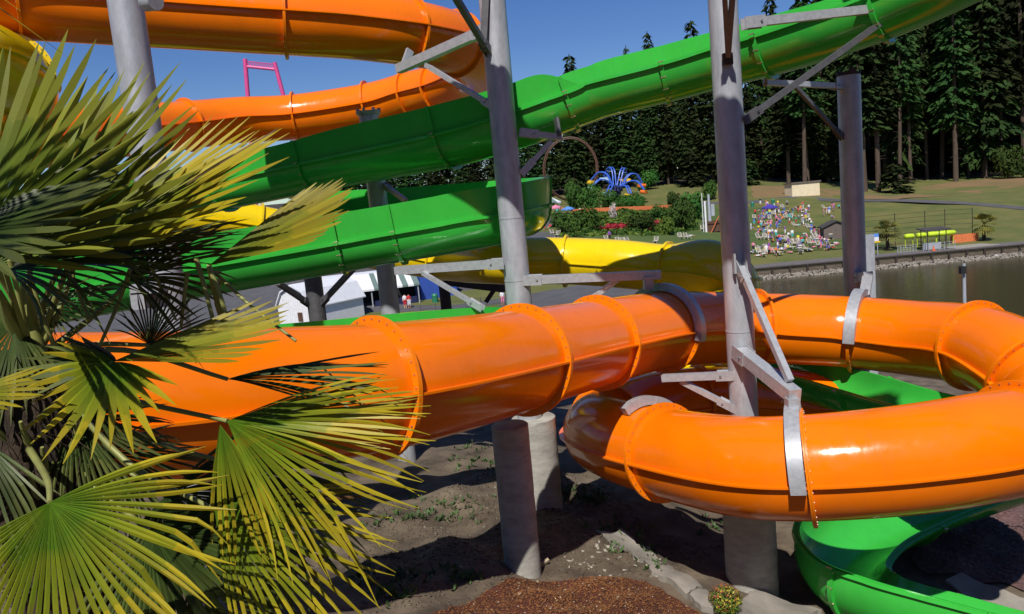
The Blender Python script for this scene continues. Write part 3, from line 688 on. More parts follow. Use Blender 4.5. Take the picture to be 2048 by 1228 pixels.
# left edge pieces
frond((-90, 790, 2.6), (100, 770, 2.6), (0, -.6, .8), 50, 9, 'palm_leaf_yellow', None, join=.5, droop=.0)
frond((-40, 880, 3.0), (-120, 1150, 2.9), (0, -.8, .6), 160, 26, 'palm_leaf_shaded', [CR], join=.35, droop=.04)
# trunk wrapped in fibre, with cut leaf bases
tc_ = at(48, 700, 3.4); mb = MB(); rings = []; rt = random.Random(3)
zb = H(tc_.x, tc_.y)-.1; n = 40; k = 60
for i in range(k+1):
    s = i/k; z = zb+(tc_.z-zb)*s; rr = .21 if s < .93 else .21-.9*(s-.93)
    rings.append([Vector((tc_.x+(rr*(1+.10*math.sin(j*3.1+i*1.7)+.08*rt.uniform(-1, 1)))*math.cos(2*math.pi*j/n), tc_.y+rr*(1+.09*rt.uniform(-1, 1))*math.sin(2*math.pi*j/n), z)) for j in range(n)])
mb.loop_sweep(rings)
for i in range(900):                                # loose hanging fibres
    th = rt.uniform(0, 2*math.pi); z = rt.uniform(zb, tc_.z+.05); q = Vector((tc_.x+.2*math.cos(th), tc_.y+.2*math.sin(th), z))
    o = Vector((math.cos(th), math.sin(th), 0)); e1 = q+o*rt.uniform(.02, .09)+Vector((rt.uniform(-.05, .05), rt.uniform(-.05, .05), rt.uniform(-.02, .06)))
    e2 = e1+o*rt.uniform(-.01, .04)+Vector((rt.uniform(-.06, .06), rt.uniform(-.06, .06), -rt.uniform(.03, .14))); mb.tube([q, e1, e2], [.0035, .0028, .0012], 3)
mb.build('trunk', ['fibre'], PALM, 60)
for i in range(26):
    th = rt.uniform(0, 2*math.pi); z = tc_.z-rt.uniform(-.05, 1.3); q = Vector((tc_.x+.18*math.cos(th), tc_.y+.18*math.sin(th), z)); o = Vector((math.cos(th), math.sin(th), 0))
    mb = MB(); mb.tube([q, q+o*.06+Vector((0, 0, .07)), q+o*.10+Vector((0, 0, rt.uniform(.12, .2)))], [.02, .014, .008], 6); mb.build('leaf_base', ['petiole'], PALM, 60)
for (a, b_, c_, w) in [((80, 705, 3.3), (62, 640, 3.28), (52, 560, 3.25), .032), ((112, 700, 3.2), (88, 640, 3.15), (62, 555, 3.1), .011), ((180, 640, 3.2), (158, 590, 3.2), (140, 530, 3.2), .009),
                       ((440, 560, 3.25), (432, 600, 3.25), (450, 660, 3.25), .011), ((392, 515, 3.0), (412, 585, 3.0), (428, 648, 3.0), .011), ((418, 532, 2.98), (440, 590, 2.98), (457, 648, 2.98), .011), ((260, 540, 3.3), (235, 610, 3.3), (200, 690, 3.3), .010), ((20, 520, 3.1), (40, 600, 3.15), (62, 700, 3.25), .012), ((300, 530, 3.35), (330, 590, 3.4), (352, 640, 3.4), .008), ((430, 545, 3.1), (500, 610, 3.0), (592, 682, 2.95), .008),
                       ((375, 545, 3.3), (368, 600, 3.3), (362, 655, 3.3), .010)]:
    mb = MB(); cc, _ = catmull([tuple(at(*a)), tuple(at(*b_)), tuple(at(*c_))], 6); mb.tube([Vector(q) for q in cc], [w*(1-.25*i/(len(cc)-1)) for i in range(len(cc))], 8); mb.build('petiole', ['petiole'], PALM, 60)

# ------------------------------------------------------------------ small growth and litter near the camera
def leaf_blob(mb, c, rx, ry, rz, n, size, rnd, mi=0, flat=.3, shell=.45):
    for _ in range(n):
        while True:
            p = Vector((rnd.uniform(-1, 1), rnd.uniform(-1, 1), rnd.uniform(-1, 1)))
            if shell < p.length < 1: break
        q = Vector(c)+Vector((p.x*rx, p.y*ry, p.z*rz)); s = size*rnd.uniform(.6, 1.4)
        nrm = (p+Vector((rnd.uniform(-.8, .8), rnd.uniform(-.8, .8), rnd.uniform(-.3, .9)))).normalized(); a = nrm.orthogonal().normalized(); b_ = nrm.cross(a)
        th = rnd.uniform(0, 6.28); a, b_ = a*math.cos(th)+b_*math.sin(th), b_*math.cos(th)-a*math.sin(th)
        mb.add([q-a*s, q+b_*s*.42+nrm*s*.1, q+a*s, q-b_*s*.42+nrm*s*.1], [(0, 1, 2, 3)], mi)
def weeds():
    rnd = random.Random(11); mb = MB()
    spots = [(940, 905, 60, 40, 26), (975, 930, 30, 20, 10), (1110, 985, 50, 15, 16), (1160, 990, 60, 25, 22), (1185, 1000, 40, 20, 18), (870, 1040, 120, 14, 16), (900, 1010, 90, 18, 20), (800, 1035, 60, 14, 14), (760, 1050, 30, 14, 10), (1235, 1060, 60, 14, 16),
             (1290, 1100, 30, 30, 14), (1310, 1130, 14, 20, 8), (1230, 1095, 20, 16, 9), (930, 1160, 22, 14, 10), (860, 1150, 80, 14, 14), (790, 1190, 50, 22, 22), (820, 1160, 30, 14, 8), (1420, 1060, 30, 24, 8), (720, 1160, 40, 30, 10), (950, 1155, 10, 10, 5)]
    for (px, py, dx, dy, n) in spots:
        for _ in range(n):
            g = ground_at(px+rnd.gauss(0, dx*.45), py+rnd.gauss(0, dy*.5), 6, 24)
            for _ in range(rnd.randint(3, 7)):
                h = rnd.uniform(.03, .13); o = Vector((rnd.uniform(-.09, .09), rnd.uniform(-.09, .09), h)); s = rnd.uniform(.012, .03); b_ = g+Vector((rnd.uniform(-.04, .04), rnd.uniform(-.04, .04), 0))
                sd = Vector((-o.y, o.x, 0)).normalized()*s if o.xy.length > 1e-4 else Vector((s, 0, 0))
                mb.add([b_, b_+o*.55+sd, b_+o, b_+o*.55-sd], [(0, 1, 2, 3)])
    kind(mb.build('weeds', ['weed'], None, None), 'stuff', 'low green weeds growing in tufts on the brown soil under the slides', 'weeds')
weeds()
def litter(name, outline_px, n, size, mats, label, seed, off, lo=.6, hi=1.5):
    rnd = random.Random(seed); mb = MB(); pts = []
    from mathutils.geometry import tessellate_polygon
    P = [Vector((x, y, 0)) for x, y in outline_px]; tri = tessellate_polygon([P]); ar = [abs((P[b_]-P[a]).cross(P[c]-P[a]).z) for a, b_, c in tri]
    for t in rnd.choices(tri, ar, k=n):
        u, v = rnd.random(), rnd.random()
        if u+v > 1: u, v = 1-u, 1-v
        p = P[t[0]]+(P[t[1]]-P[t[0]])*u+(P[t[2]]-P[t[0]])*v; pts.append((p.x, p.y))
    A = np.array(pts); Z = Hn(A[:, 0], A[:, 1])
    for (x, y), z in zip(pts, Z):
        s = size*rnd.uniform(lo, hi); th = rnd.uniform(0, 6.28); e = Euler((rnd.uniform(-.5, .5), rnd.uniform(-.5, .5), th)).to_matrix()
        mi = 0 if rnd.random() < .97 else len(mats)-1
        mb.box((x, y, z+off+s*.1), (s, s*rnd.uniform(.25, .7), s*rnd.uniform(.12, .4)), mi, e)
    kind(mb.build(name, mats, None, None), 'stuff', label, 'litter')
litter('mulch_chips', MULCH, 13000, .021, ['mulch_chip', 'mulch', 'pale_chip'], 'reddish brown bark chips covering the planting bed at the bottom of the picture', 5, .045)
litter('soil_crumbs', gpx([(700, 1228), (760, 1010), (900, 980), (1000, 930), (1200, 960), (1290, 1060), (1440, 1090), (1330, 1160), (1090, 1172), (880, 1215)]), 6500, .028, ['dirt', 'stone'], 'small clods and pebbles scattered over the bare brown soil', 6, .0, .4, 2.0)
litter('rock_rubble', gpx([(1110, 1120), (1190, 1068), (1250, 1060), (1320, 1115), (1400, 1180), (1440, 1225), (1380, 1215), (1310, 1160), (1180, 1158)]), 130, .05, ['stone', 'concrete_path'], 'angular pale rubble along the rocky strip right of the nearest pier', 12, -.012, .3, 2.0)
litter('gravel_stones', GRAV, 5000, .035, ['red_gravel', 'stone'], 'coarse reddish lava gravel right of the lowest green flume', 8, .03, .5, 1.6)
mb = MB(); rnd = random.Random(4); g = ground_at(1085, 1132, 7, 14)
mb.box(g+Vector((0, 0, .03)), (.16, .05, .06), 0, Euler((.2, .3, .9)).to_matrix()); mb.box(g+Vector((.05, .02, .05)), (.12, .05, .05), 0, Euler((.4, -.3, .4)).to_matrix())
tag(mb.build('broken_stone', ['pale_chip']), 'small tan broken stone lying at the foot of the nearest concrete pier', 'stone')
# shrub with yellow and red leaves
g = ground_at(1452, 1226, 7, 14)
SH = thing('shrub', 'small shrub with yellow green and reddish leaves at the bottom edge beside the kerb', 'shrub', g)
mb = MB(); rnd = random.Random(21)
leaf_blob(mb, g+Vector((0, 0, .17)), .24, .22, .22, 900, .022, rnd, 0, shell=.2); leaf_blob(mb, g+Vector((.02, -.02, .22)), .22, .2, .2, 350, .02, rnd, 1, shell=.5); leaf_blob(mb, g+Vector((-.02, 0, .22)), .22, .2, .2, 300, .02, rnd, 2, shell=.5)
mat('shrub_red', (.30, .07, .03), .6); mat('shrub_yellow', (.42, .36, .03), .6)
mb.build('foliage', ['bush_light', 'shrub_yellow', 'shrub_red'], SH, None)
mb = MB()
for i in range(9):
    th = i*.7; mb.tube([g, g+Vector((.06*math.cos(th), .06*math.sin(th), .14)), g+Vector((.16*math.cos(th), .16*math.sin(th), .3))], [.008, .006, .003], 5)
mb.build('stems', ['bark'], SH)
# ------------------------------------------------------------------ lake, shore, paths, lawn
mb = MB(); mb.add([(20, 30, 0), (900, 30, 0), (900, WALL_Y+2, 0), (20, WALL_Y+2, 0)], [(0, 1, 2, 3)])
kind(mb.build('lake_water', ['water'], None, None), 'structure')
ZT = zat(1512, 536, WALL_Y)                      # top of the timber bulkhead
kind(drape('lawn', [(33, 121.5), (62, 121), (63, 150), (62, 178), (50, 186), (30, 178), (12, 160), (6, 140), (14, 128)], 'lawn', .06, 3, .3), 'structure')
WALK = MB(); n = 40
WALK.box(((22+140)/2, WALL_Y+5.2, ZT-.1), (118, 9.6, .24)); kind(WALK.build('lakeside_path', ['boardwalk']), 'structure')
def strip(name, pts, w, m, off=.08):
    L = []; Rr = []
    for i, p in enumerate(pts):
        a = Vector(pts[max(i-1, 0)]); b_ = Vector(pts[min(i+1, len(pts)-1)]); t = (b_-a).normalized(); nrm = Vector((-t.y, t.x))*w/2
        L.append(tuple(Vector(p)+nrm)); Rr.append(tuple(Vector(p)-nrm))
    return kind(drape(name, L+Rr[::-1], m, off, 2.5, 0), 'structure')
strip('upper_path', [tuple(q) for q in catmull(gpx([(1400, 408), (1510, 405), (1600, 397), (1700, 402), (1840, 404), (1940, 409), (2048, 417), (2200, 428)]), 8)[0]], 4.5, 'asphalt')
kind(drape('asphalt_plaza', [(-62, 74), (-20, 70), (23, 72), (23, 108), (12, 122), (9, 132), (11, 150), (10, 168), (4, 176), (0, 170), (2, 150), (-4, 128), (-30, 118), (-62, 112)], 'asphalt', .07, 2.5, 0), 'structure')
kind(drape('dry_slope', gpx([(1505, 372), (1640, 378), (1760, 384), (1830, 378), (1900, 366), (2048, 350), (2300, 340)])+gpx([(2300, 392), (2048, 372), (1900, 392), (1790, 400), (1640, 392), (1505, 398)]), 'dry_grass', .05, 2.5, .4), 'structure')
# timber bulkhead with posts
BW = thing('timber_bulkhead', 'weathered timber retaining wall with dark posts along the far lake shore', 'retaining wall', (60, WALL_Y, 0))
mb = MB()
for k in range(5):
    mb.box((81, WALL_Y-.06*(k % 2)*0, .25+(ZT-.45)*(k+.5)/5), (118, .16+.01*(k % 2), (ZT-.45)/5-.04))
mb.build('planking', ['timber'], BW)
mb = MB(); mb.box((81, WALL_Y-.1, ZT-.15), (118, .5, .14)); mb.build('cap_beam', ['timber_dark'], BW)
x = 23.
while x < 92:
    mb = MB(); mb.box((x, WALL_Y-.2, (ZT-.25)/2), (.28, .24, ZT-.2)); mb.build('post', ['timber_dark'], BW); x += 2.62
rnd = random.Random(9); mb = MB()
for _ in range(3600):
    x = rnd.uniform(23, 92); t = rnd.random(); y = WALL_Y-.35-t*2.2; s = rnd.uniform(.10, .28); z = .42*(1-t)-.02+rnd.uniform(-.05, .05)
    e = Euler((rnd.uniform(0, 3), rnd.uniform(0, 3), rnd.uniform(0, 3))).to_matrix(); mb.box((x, y, z), (s, s*.7, s*.55), 0, e)
kind(mb.build('shore_stones', ['stone'], None, None), 'stuff', 'pale rounded stones heaped along the foot of the timber bulkhead', 'stones')
mb = MB(); mb.beam(at(1990, 510, 109.4), at(2030, 520, 107.4), .4, .12); tag(mb.build('plank', ['white_paint']), 'long pale plank leaning on the stones of the far shore', 'plank')

# ------------------------------------------------------------------ trees
def conifer(seed, h, base, rmax, spread=1.):
    """crown of whorled drooping branch sprays; returns crown and trunk meshes (height h, at the origin)"""
    rnd = random.Random(seed); mb = MB(); z = base*h; step = .55+h*.008
    while z < h*.985:
        s = (z-base*h)/(h*(1-base)); prof = (1-s)**.8*(.45+.55*min(1, s*5+.3)); n = rnd.randint(6, 9) if s < .9 else 5
        for k in range(n):
            if rnd.random() < .10: continue
            th = rnd.uniform(0, 6.283); L = max(.5, rmax*prof*rnd.uniform(.55, 1.12)); dr = rnd.uniform(.15, .5)-.35*s
            d = Vector((math.cos(th), math.sin(th), 0)); sd = Vector((-d.y, d.x, 0)); m_ = max(4, int(L*2.8))
            for j in range(m_):
                u = (j+rnd.random())/m_*.85+.15; q = d*(L*u)+Vector((0, 0, z-dr*L*u*u+rnd.uniform(-.3, .3)))+sd*rnd.uniform(-.28, .28)*L*u
                w = rnd.uniform(.4, .95); l_ = rnd.uniform(.8, 2.2); dd = (d*rnd.uniform(.4, 1)+sd*rnd.uniform(-.9, .9)).normalized(); ss = Vector((-dd.y, dd.x, 0)); dn = Vector((0, 0, -1))
                tilt = rnd.uniform(-.5, .5)
                mb.add([q, q+dd*l_*.5+ss*w*.5+dn*(.25*l_+tilt*w), q+dd*l_+dn*l_*.55, q+dd*l_*.5-ss*w*.5+dn*(.25*l_-tilt*w)], [(0, 1, 2, 3)])
        z += step*rnd.uniform(.7, 1.3)
    for j in range(6): 
        a = j*1.05; mb.add([(0, 0, h), (.5*math.cos(a), .5*math.sin(a), h-2.2), (.5*math.cos(a+1), .5*math.sin(a+1), h-2.2)], [(0, 1, 2)])
    crown = mb.mesh('crown', ['conifer'], None)
    tb = MB(); r = h*.0085+.14; tb.cyl((0, 0, -2), (0, 0, h*.55), r, r*.6, 9); tb.cyl((0, 0, h*.55), (0, 0, h*.97), r*.6, .05, 9)
    for _ in range(14):
        zz = rnd.uniform(.2, .95)*base*h+1; th = rnd.uniform(0, 6.3); tb.cyl((0, 0, zz), (rnd.uniform(.8, 2)*math.cos(th), rnd.uniform(.8, 2)*math.sin(th), zz-rnd.uniform(-.3, .6)), .05, .02, 4)
    return crown, tb.mesh('trunk', ['bark'], 40)
PROTO = {'tall': [conifer(40+i, 50, .24+.07*(i % 3), 5.4+.7*(i % 2)) for i in range(5)],
         'full': [conifer(60+i, 40, .06+.03*(i % 3), 6.2+.6*(i % 2)) for i in range(4)],
         'young': [conifer(80+i, 12, .03, 3.0) for i in range(2)]}
PH = {'tall': 50, 'full': 40, 'young': 12}
def tree(kindname, x, y, ztop, label, group, seed, cat='conifer', z0=None, wide=1.):
    rnd = random.Random(seed); cr, tr = rnd.choice(PROTO[kindname]); z0 = H(x, y) if z0 is None else z0; k = (ztop-z0)/PH[kindname]
    root = thing('conifer_tree', label, cat, (x, y, z0), group); root.rotation_euler = (rnd.uniform(-.03, .03), rnd.uniform(-.03, .03), rnd.uniform(0, 6.28)); w = wide*(k**.6)*rnd.uniform(.75, 1.35); root.scale = (w, w, k)
    for nm, me in (('crown', cr), ('trunk', tr)):
        o = bpy.data.objects.new(nm, me); COL.objects.link(o); o.parent = root
    return root
TOPS = [(560, 300), (760, 275), (900, 235), (1000, 195), (1050, 180), (1100, 165), (1160, 150), (1250, 140), (1330, 122), (1400, 104), (1450, 84), (1500, 62), (1545, 10), (1600, -50), (1700, -110), (1800, -150), (2100, -260), (2600, -320)]
def topy(px): return float(np.interp(px, [a for a, _ in TOPS], [b_ for _, b_ in TOPS]))
rnd = random.Random(77); n = 0
for k in range(58):                                  # left and middle: full crowns down to the slope
    px = 590+ (1480-590)*(k+rnd.random())/58; row = k % 3; D = (228, 252, 285)[row]+rnd.uniform(-8, 12)
    if 1060 < px < 1420 and row == 0: D += 8
    p = at(px, 400, D); ty = topy(px)+(70, 32, 4)[row]*rnd.uniform(.4, 1.2); zt = at(px, ty, D).z
    tree('full' if row < 2 or px < 1000 else 'full', p.x, p.y, zt, 'dark green conifer in the dense wood behind the amusement rides', 'conifers in the wood behind the rides', 300+k, wide=1.0)
for (px, py, d) in [(1160, 103, 292), (1270, 86, 290), (1326, 57, 285), (1395, 37, 280), (1300, 92, 300), (1214, 120, 300)]:
    p = at(px, 400, d); tree('full', p.x, p.y, at(px, py, d).z, {1160: 'lone small treetop poking above the arched green slide wall', 1270: 'faint pointed treetop rising over the green slide at its rim', 1326: 'pointed treetop against the sky left of the tallest one beside the right pole',
         1395: 'tall pointed fir top against the sky just left of the right steel pole'}.get(px, 'pointed fir top just showing over the green slide rim'), 'conifers in the wood behind the rides', px, wide=.85)
for k in range(64):                                  # right: tall firs with bare trunks
    px = 1490+(2330-1490)*(k+rnd.random())/64; row = k % 3; D = (238, 264, 300)[row]+rnd.uniform(-14, 16)
    p = at(px, 400, D); zt = at(px, topy(px)+rnd.uniform(-20, 120), D).z
    tree('tall' if (row < 2 and k % 4) else 'full', p.x, p.y, zt, 'tall dark fir with a long bare trunk in the wood above the lake', 'tall firs above the lake', 500+k)
for k in range(34):
    px = 1470+(2360-1470)*(k+rnd.random())/34; D = 318+rnd.uniform(-8, 22); p = at(px, 400, D)
    tree('full', p.x, p.y, at(px, topy(px)+rnd.uniform(70, 170), D).z, 'dark fir standing deep in the wood above the lake', 'firs deep in the wood above the lake', 700+k, wide=1.1)
for (px, D, top, lab) in [(1610, 214, -30, 'tall fir with a pale bare trunk behind the cream wall'), (1757, 209, -60, 'thick trunked tall fir just right of the short steel pole'), (1730, 208, -60, 'slim trunked tall fir partly hidden by the short steel pole'),
                          (1912, 226, -140, 'tall fir with bare straight trunk at the grass edge, left of its neighbour'), (1970, 232, -150, 'tall fir with bare straight trunk nearest the right edge bush'), (1800, 222, -90, 'tall fir with bare trunk behind the small young conifer'), (1822, 228, -90, 'tall fir with thin bare trunk right of the small young conifer')]:
    p = at(px, 380, D); t = tree('tall', p.x, p.y, at(px, top, D).z, lab, None, px)
for (px, D, top, lab) in [(1790, 205, 325, 'small young conifer on the dry slope right of the short steel pole'), (1385, 226, 300, 'young dense conifer at the foot of the wood left of the right pole'), (1500, 222, 320, 'young conifer just right of the right steel pole')]:
    p = at(px, 380, D); tree('young', p.x, p.y, at(px, top, D).z, lab, None, px, wide=1.6)

for k in range(26):
    px = 1440+(2250-1440)*(k+rnd.random())/26; D = rnd.uniform(238, 275); p = at(px, 380, D); z0 = H(p.x, p.y)
    tree('young', p.x, p.y, z0+rnd.uniform(5, 17), 'young conifer in the shade between the tall firs', 'young conifers under the firs', 900+k, wide=rnd.uniform(.9, 1.5))
BUSHES = []
def bush_mesh(seed, m, n=1500, size=.17):
    rnd = random.Random(seed); mb = MB()
    for k in range(9):
        c = (rnd.uniform(-.55, .55), rnd.uniform(-.5, .5), rnd.uniform(.25, .7)); r_ = rnd.uniform(.3, .5); leaf_blob(mb, c, r_, r_, r_*.85, n//9, size*.5, rnd, shell=.55)
    return mb.mesh('foliage', [m], None)
BM = {'dark': [bush_mesh(1, 'bush'), bush_mesh(2, 'bush'), bush_mesh(5, 'bush')], 'light': [bush_mesh(3, 'bush_light')], 'red': [bush_mesh(4, 'flower_red', 700, .2)], 'pale': [bush_mesh(6, 'flower_pale', 300, .2)]}
stemb = MB()
for i in range(5): stemb.cyl((0, 0, -.2), (.3*math.cos(i*1.3), .3*math.sin(i*1.3), .6), .03, .015, 5)
STEM = stemb.mesh('stem', ['bark'])
def bush(px, py, D, w, h, label, m='dark', cat='bush', group=None):
    p = at(px, py, D); root = thing('bush', label, cat, (p.x, p.y, H(p.x, p.y)-.1), group); rr = random.Random(px*3+py); root.scale = (w/1.7, w/1.7, h/1.0); root.rotation_euler = (0, 0, rr.uniform(0, 6))
    for nm, me in (('foliage', rr.choice(BM[m])), ('stem', STEM)):
        o = bpy.data.objects.new(nm, me); COL.objects.link(o); o.parent = root
GB = 'bushes on the bank behind the yellow slide'
for a in [(1132, 470, 138, 6.5, 4.6, 'large dark bush left end of the bank beside the asphalt path'), (1175, 466, 139, 6.5, 5.2, 'large rounded dark bush left of the red flowers'), (1285, 466, 138, 6.5, 3.6, 'low dark bush right of the red flowers'),
          (1365, 446, 146, 6.2, 6.5, 'tall dark green bush on the bank left of the right steel pole'), (1385, 420, 160, 6, 6.0, 'tall bush higher up the bank left of the right steel pole'), (1320, 428, 160, 5, 3.0, 'dark bush in the middle of the bank below the orange fence end'),
          (1255, 412, 178, 5, 3.6, 'dark bush in front of the blue ride'), (1180, 402, 180, 7, 6.4, 'big dark bush left of the blue ride'), (1150, 398, 184, 6, 7.0, 'tall dark bush between the striped tent and the blue ride'), (1235, 404, 176, 4, 3.0, 'small dark bush under the blue ride'), (1222, 402, 188, 6, 4.4, 'dark bush hiding the foot of the blue ride, left one'), (1256, 400, 188, 6, 3.8, 'dark bush hiding the foot of the blue ride, right one'),
          (1420, 398, 196, 5, 5.0, 'dark bush behind the grey machine on the bank'), (1298, 372, 226, 7, 6, 'bush at the foot of the wood right of the blue ride'), (1275, 400, 182, 4, 3.4, 'bush right below the blue ride'),
          (2020, 366, 222, 10, 9.5, 'large rounded green bush at the right edge under the firs'), (1350, 408, 180, 5, 4.2, 'bush on the upper bank at the right end of the orange fence')]: bush(*a, group=GB if a[0] < 1450 else None)
for a in [(1335, 468, 136, 4, 3.6, 'light yellow green bush on the bank in front of the dark ones'), (1225, 455, 146, 6, 2.2, 'light green low bush above the red flowers'), (1265, 440, 152, 7, 2.2, 'light green spreading bush under the orange fence'), (1200, 436, 156, 5, 2.0, 'light green low bush left part of the bank')]: bush(*a, m='light', group=GB)
for a in [(1222, 456, 141, 3.2, 1.7, 'red flowering bush on the bank, larger left one'), (1248, 454, 141, 3.2, 1.8, 'red flowering bush on the bank, right one of the pair'), (1312, 444, 150, 2.6, 1.5, 'small red flowering bush near the tall dark bushes'), (1200, 462, 143, 2.4, 1.2, 'low red flowering bush at the left end of the flower row'), (1272, 450, 145, 2.2, 1.1, 'low red flowering bush right of the pair on the bank'), (1330, 440, 153, 2.4, 1.3, 'red flowering bush highest up the bank, left of the tall bushes'), (1298, 458, 141, 1.8, .9, 'smallest red flowering bush, low in the middle of the bank')]: bush(*a, m='red', cat='flowering bush', group=GB)
bush(1228, 424, 158, 2.0, 4.0, 'small thin tree with pale blossom in front of the orange fence', 'pale', 'small tree')
def far_palm(px, py, D, h, label):
    p = at(px, py, D); z0 = H(p.x, p.y); root = thing('palm_tree', label, 'palm tree', (p.x, p.y, z0)); rnd = random.Random(px)
    mb = MB(); mb.cyl((p.x, p.y, z0-.3), (p.x, p.y, z0+h*.55), .3, .24, 9); mb.build('trunk', ['fibre'], root)
    mb = MB(); c = Vector((p.x, p.y, z0+h*.58))
    for k in range(26):
        th = rnd.uniform(0, 6.28); el = rnd.uniform(-.7, 1.3); d = Vector((math.cos(th)*math.cos(el), math.sin(th)*math.cos(el), math.sin(el))); q = c+d*h*.22; L = h*.3
        sd = d.cross(Vector((0, 0, 1))).normalized()
        for j in range(9):
            a = (j-4)*.27; dd = d*math.cos(a)+sd*math.sin(a); s2 = sd*math.cos(a)-d*math.sin(a); e = q+dd*L-Vector((0, 0, L*.25)); mb.add([q, q+dd*L*.5+s2*.09, e, q+dd*L*.5-s2*.09], [(0, 1, 2, 3)])
        mb.beam(c, q, .05, .05)
    mb.build('crown', ['palm_far'], root, None)
far_palm(1775, 489, 116.5, 5.0, 'small palm with yellowing fronds behind the lakeside rail, left of the shelter')
far_palm(1968, 470, 118, 4.6, 'small bushy palm near the right edge behind the lakeside path')

# shrubby ground cover over the bank
rnd = random.Random(15); mb = MB(); n_ = 0
from mathutils.geometry import tessellate_polygon
BK = gpx([(1112, 476), (1180, 474), (1290, 474), (1395, 462), (1402, 405), (1335, 412), (1270, 420), (1190, 428), (1125, 440)])
P_ = [Vector((x, y, 0)) for x, y in BK]; tri = tessellate_polygon([P_]); ar = [abs((P_[b_]-P_[a]).cross(P_[c]-P_[a]).z) for a, b_, c in tri]; pts = []
for t in rnd.choices(tri, ar, k=5200):
    u, v = rnd.random(), rnd.random()
    if u+v > 1: u, v = 1-u, 1-v
    p = P_[t[0]]+(P_[t[1]]-P_[t[0]])*u+(P_[t[2]]-P_[t[0]])*v; pts.append((p.x, p.y))
A_ = np.array(pts); Z_ = Hn(A_[:, 0], A_[:, 1])
for (x, y), z in zip(pts, Z_):
    h = .35+.9*max(0, math.sin(x*.7+1)*math.sin(y*.45)); leaf_blob(mb, (x, y, z+h*.5), .5, .5, h*.5, 2, .42, rnd, 0 if math.sin(x*.9)*math.sin(y*.6+2) > -.1 else 1, shell=0)
kind(mb.build('ground_cover', ['bush', 'bush_light'], None, None), 'stuff', 'mixed low green shrubs covering the bank below the orange fence', 'ground cover')

# unseen conifers added around the viewpoint to block low sky and darken reflections
rnd = random.Random(5); co_ = []; fc_ = []; off_ = 0
src = []
for cr, tr in PROTO['full']:
    v = np.empty(len(cr.vertices)*3); cr.vertices.foreach_get('co', v); f = np.empty(len(cr.loops), np.int32); cr.loops.foreach_get('vertex_index', f)
    st = np.array([p.loop_total for p in cr.polygons]); qd = f.reshape(-1, 4) if (st == 4).all() else None
    if qd is None:
        ls = np.array([p.loop_start for p in cr.polygons])[st == 4]; qd = f[ls[:, None]+np.arange(4)]
    src.append((v.reshape(-1, 3), qd))
spots = [(x+rnd.uniform(-2, 2), -30-7*(k % 2)+rnd.uniform(-2, 2), rnd.uniform(17, 25)) for k, x in enumerate(np.arange(-58, 62, 4.2))]
spots += [(-34-6*(k % 2)+rnd.uniform(-2, 2), y, rnd.uniform(14, 22)) for k, y in enumerate(np.arange(-24, 34, 4.4))]
spots += [(44+6*(k % 2)+rnd.uniform(-2, 2), y, rnd.uniform(14, 20)) for k, y in enumerate(np.arange(-24, 22, 4.4))]
spots += [(-16-3.5*(k % 2)+rnd.uniform(-1, 1), y, rnd.uniform(15, 20)) for k, y in enumerate(np.arange(-15, 4.5, 3.0))]+[(15+3.5*(k % 2)+rnd.uniform(-1, 1), y, rnd.uniform(15, 20)) for k, y in enumerate(np.arange(-15, 5.5, 3.0))]
for x, y, h in spots:
    v, f = rnd.choice(src); a = rnd.uniform(0, 6.28); k = h/40; c_, s_ = math.cos(a), math.sin(a); w_ = k*1.15
    co_.append(np.stack([(v[:, 0]*c_-v[:, 1]*s_)*w_+x, (v[:, 0]*s_+v[:, 1]*c_)*w_+y, v[:, 2]*k+H(x, y)-.5], -1)); fc_.append(f+off_); off_ += len(v)
me = bpy.data.meshes.new('wood'); me.from_pydata(np.concatenate(co_).tolist(), [], np.concatenate(fc_).tolist()); me.materials.append(M['conifer']); me.update()
o = bpy.data.objects.new('wood', me); COL.objects.link(o); kind(o, 'stuff', 'unseen wood added behind the viewpoint to block low sky', 'wood')
# ------------------------------------------------------------------ rides and buildings in the distance
def scol(m, s=1.): pass
def gz(px, py, D): p = at(px, py, D); return Vector((p.x, p.y, H(p.x, p.y)))
# pink drop tower
PT = thing('pink_tower', 'pink steel ride tower frame with a truss crossbar against the sky', 'ride tower', gz(527, 300, 150))
g0 = gz(490, 300, 150); mb = MB(); mb.cyl(g0, at(490, 118, 150), .42, .42, 12); mb.build('leg', ['pink_steel'], PT)
a_ = at(549, 125, 150); b_ = at(567, 192, 150); d = (b_-a_)/(a_.z-b_.z); e = a_+d*(a_.z-H(a_.x, a_.y)); mb = MB(); mb.cyl(a_, e, .40, .40, 12); mb.build('leg', ['pink_steel'], PT)
mb = MB(); p, q = at(492, 133, 150), at(551, 139, 150); mb.cyl(p, q, .28, n=8); 
for k in range(12):
    u = p.lerp(q, k/12); w = p.lerp(q, (k+1)/12); mb.cyl(u+Vector((0, 0, .2)), u.lerp(w, .5)+Vector((0, 0, 1.0)), .06, n=5); mb.cyl(u.lerp(w, .5)+Vector((0, 0, 1.0)), w+Vector((0, 0, .2)), .06, n=5)
mb.cyl(p+Vector((0, 0, 1.)), q+Vector((0, 0, 1.)), .08, n=6); mb.build('crossbar', ['pink_steel'], PT)
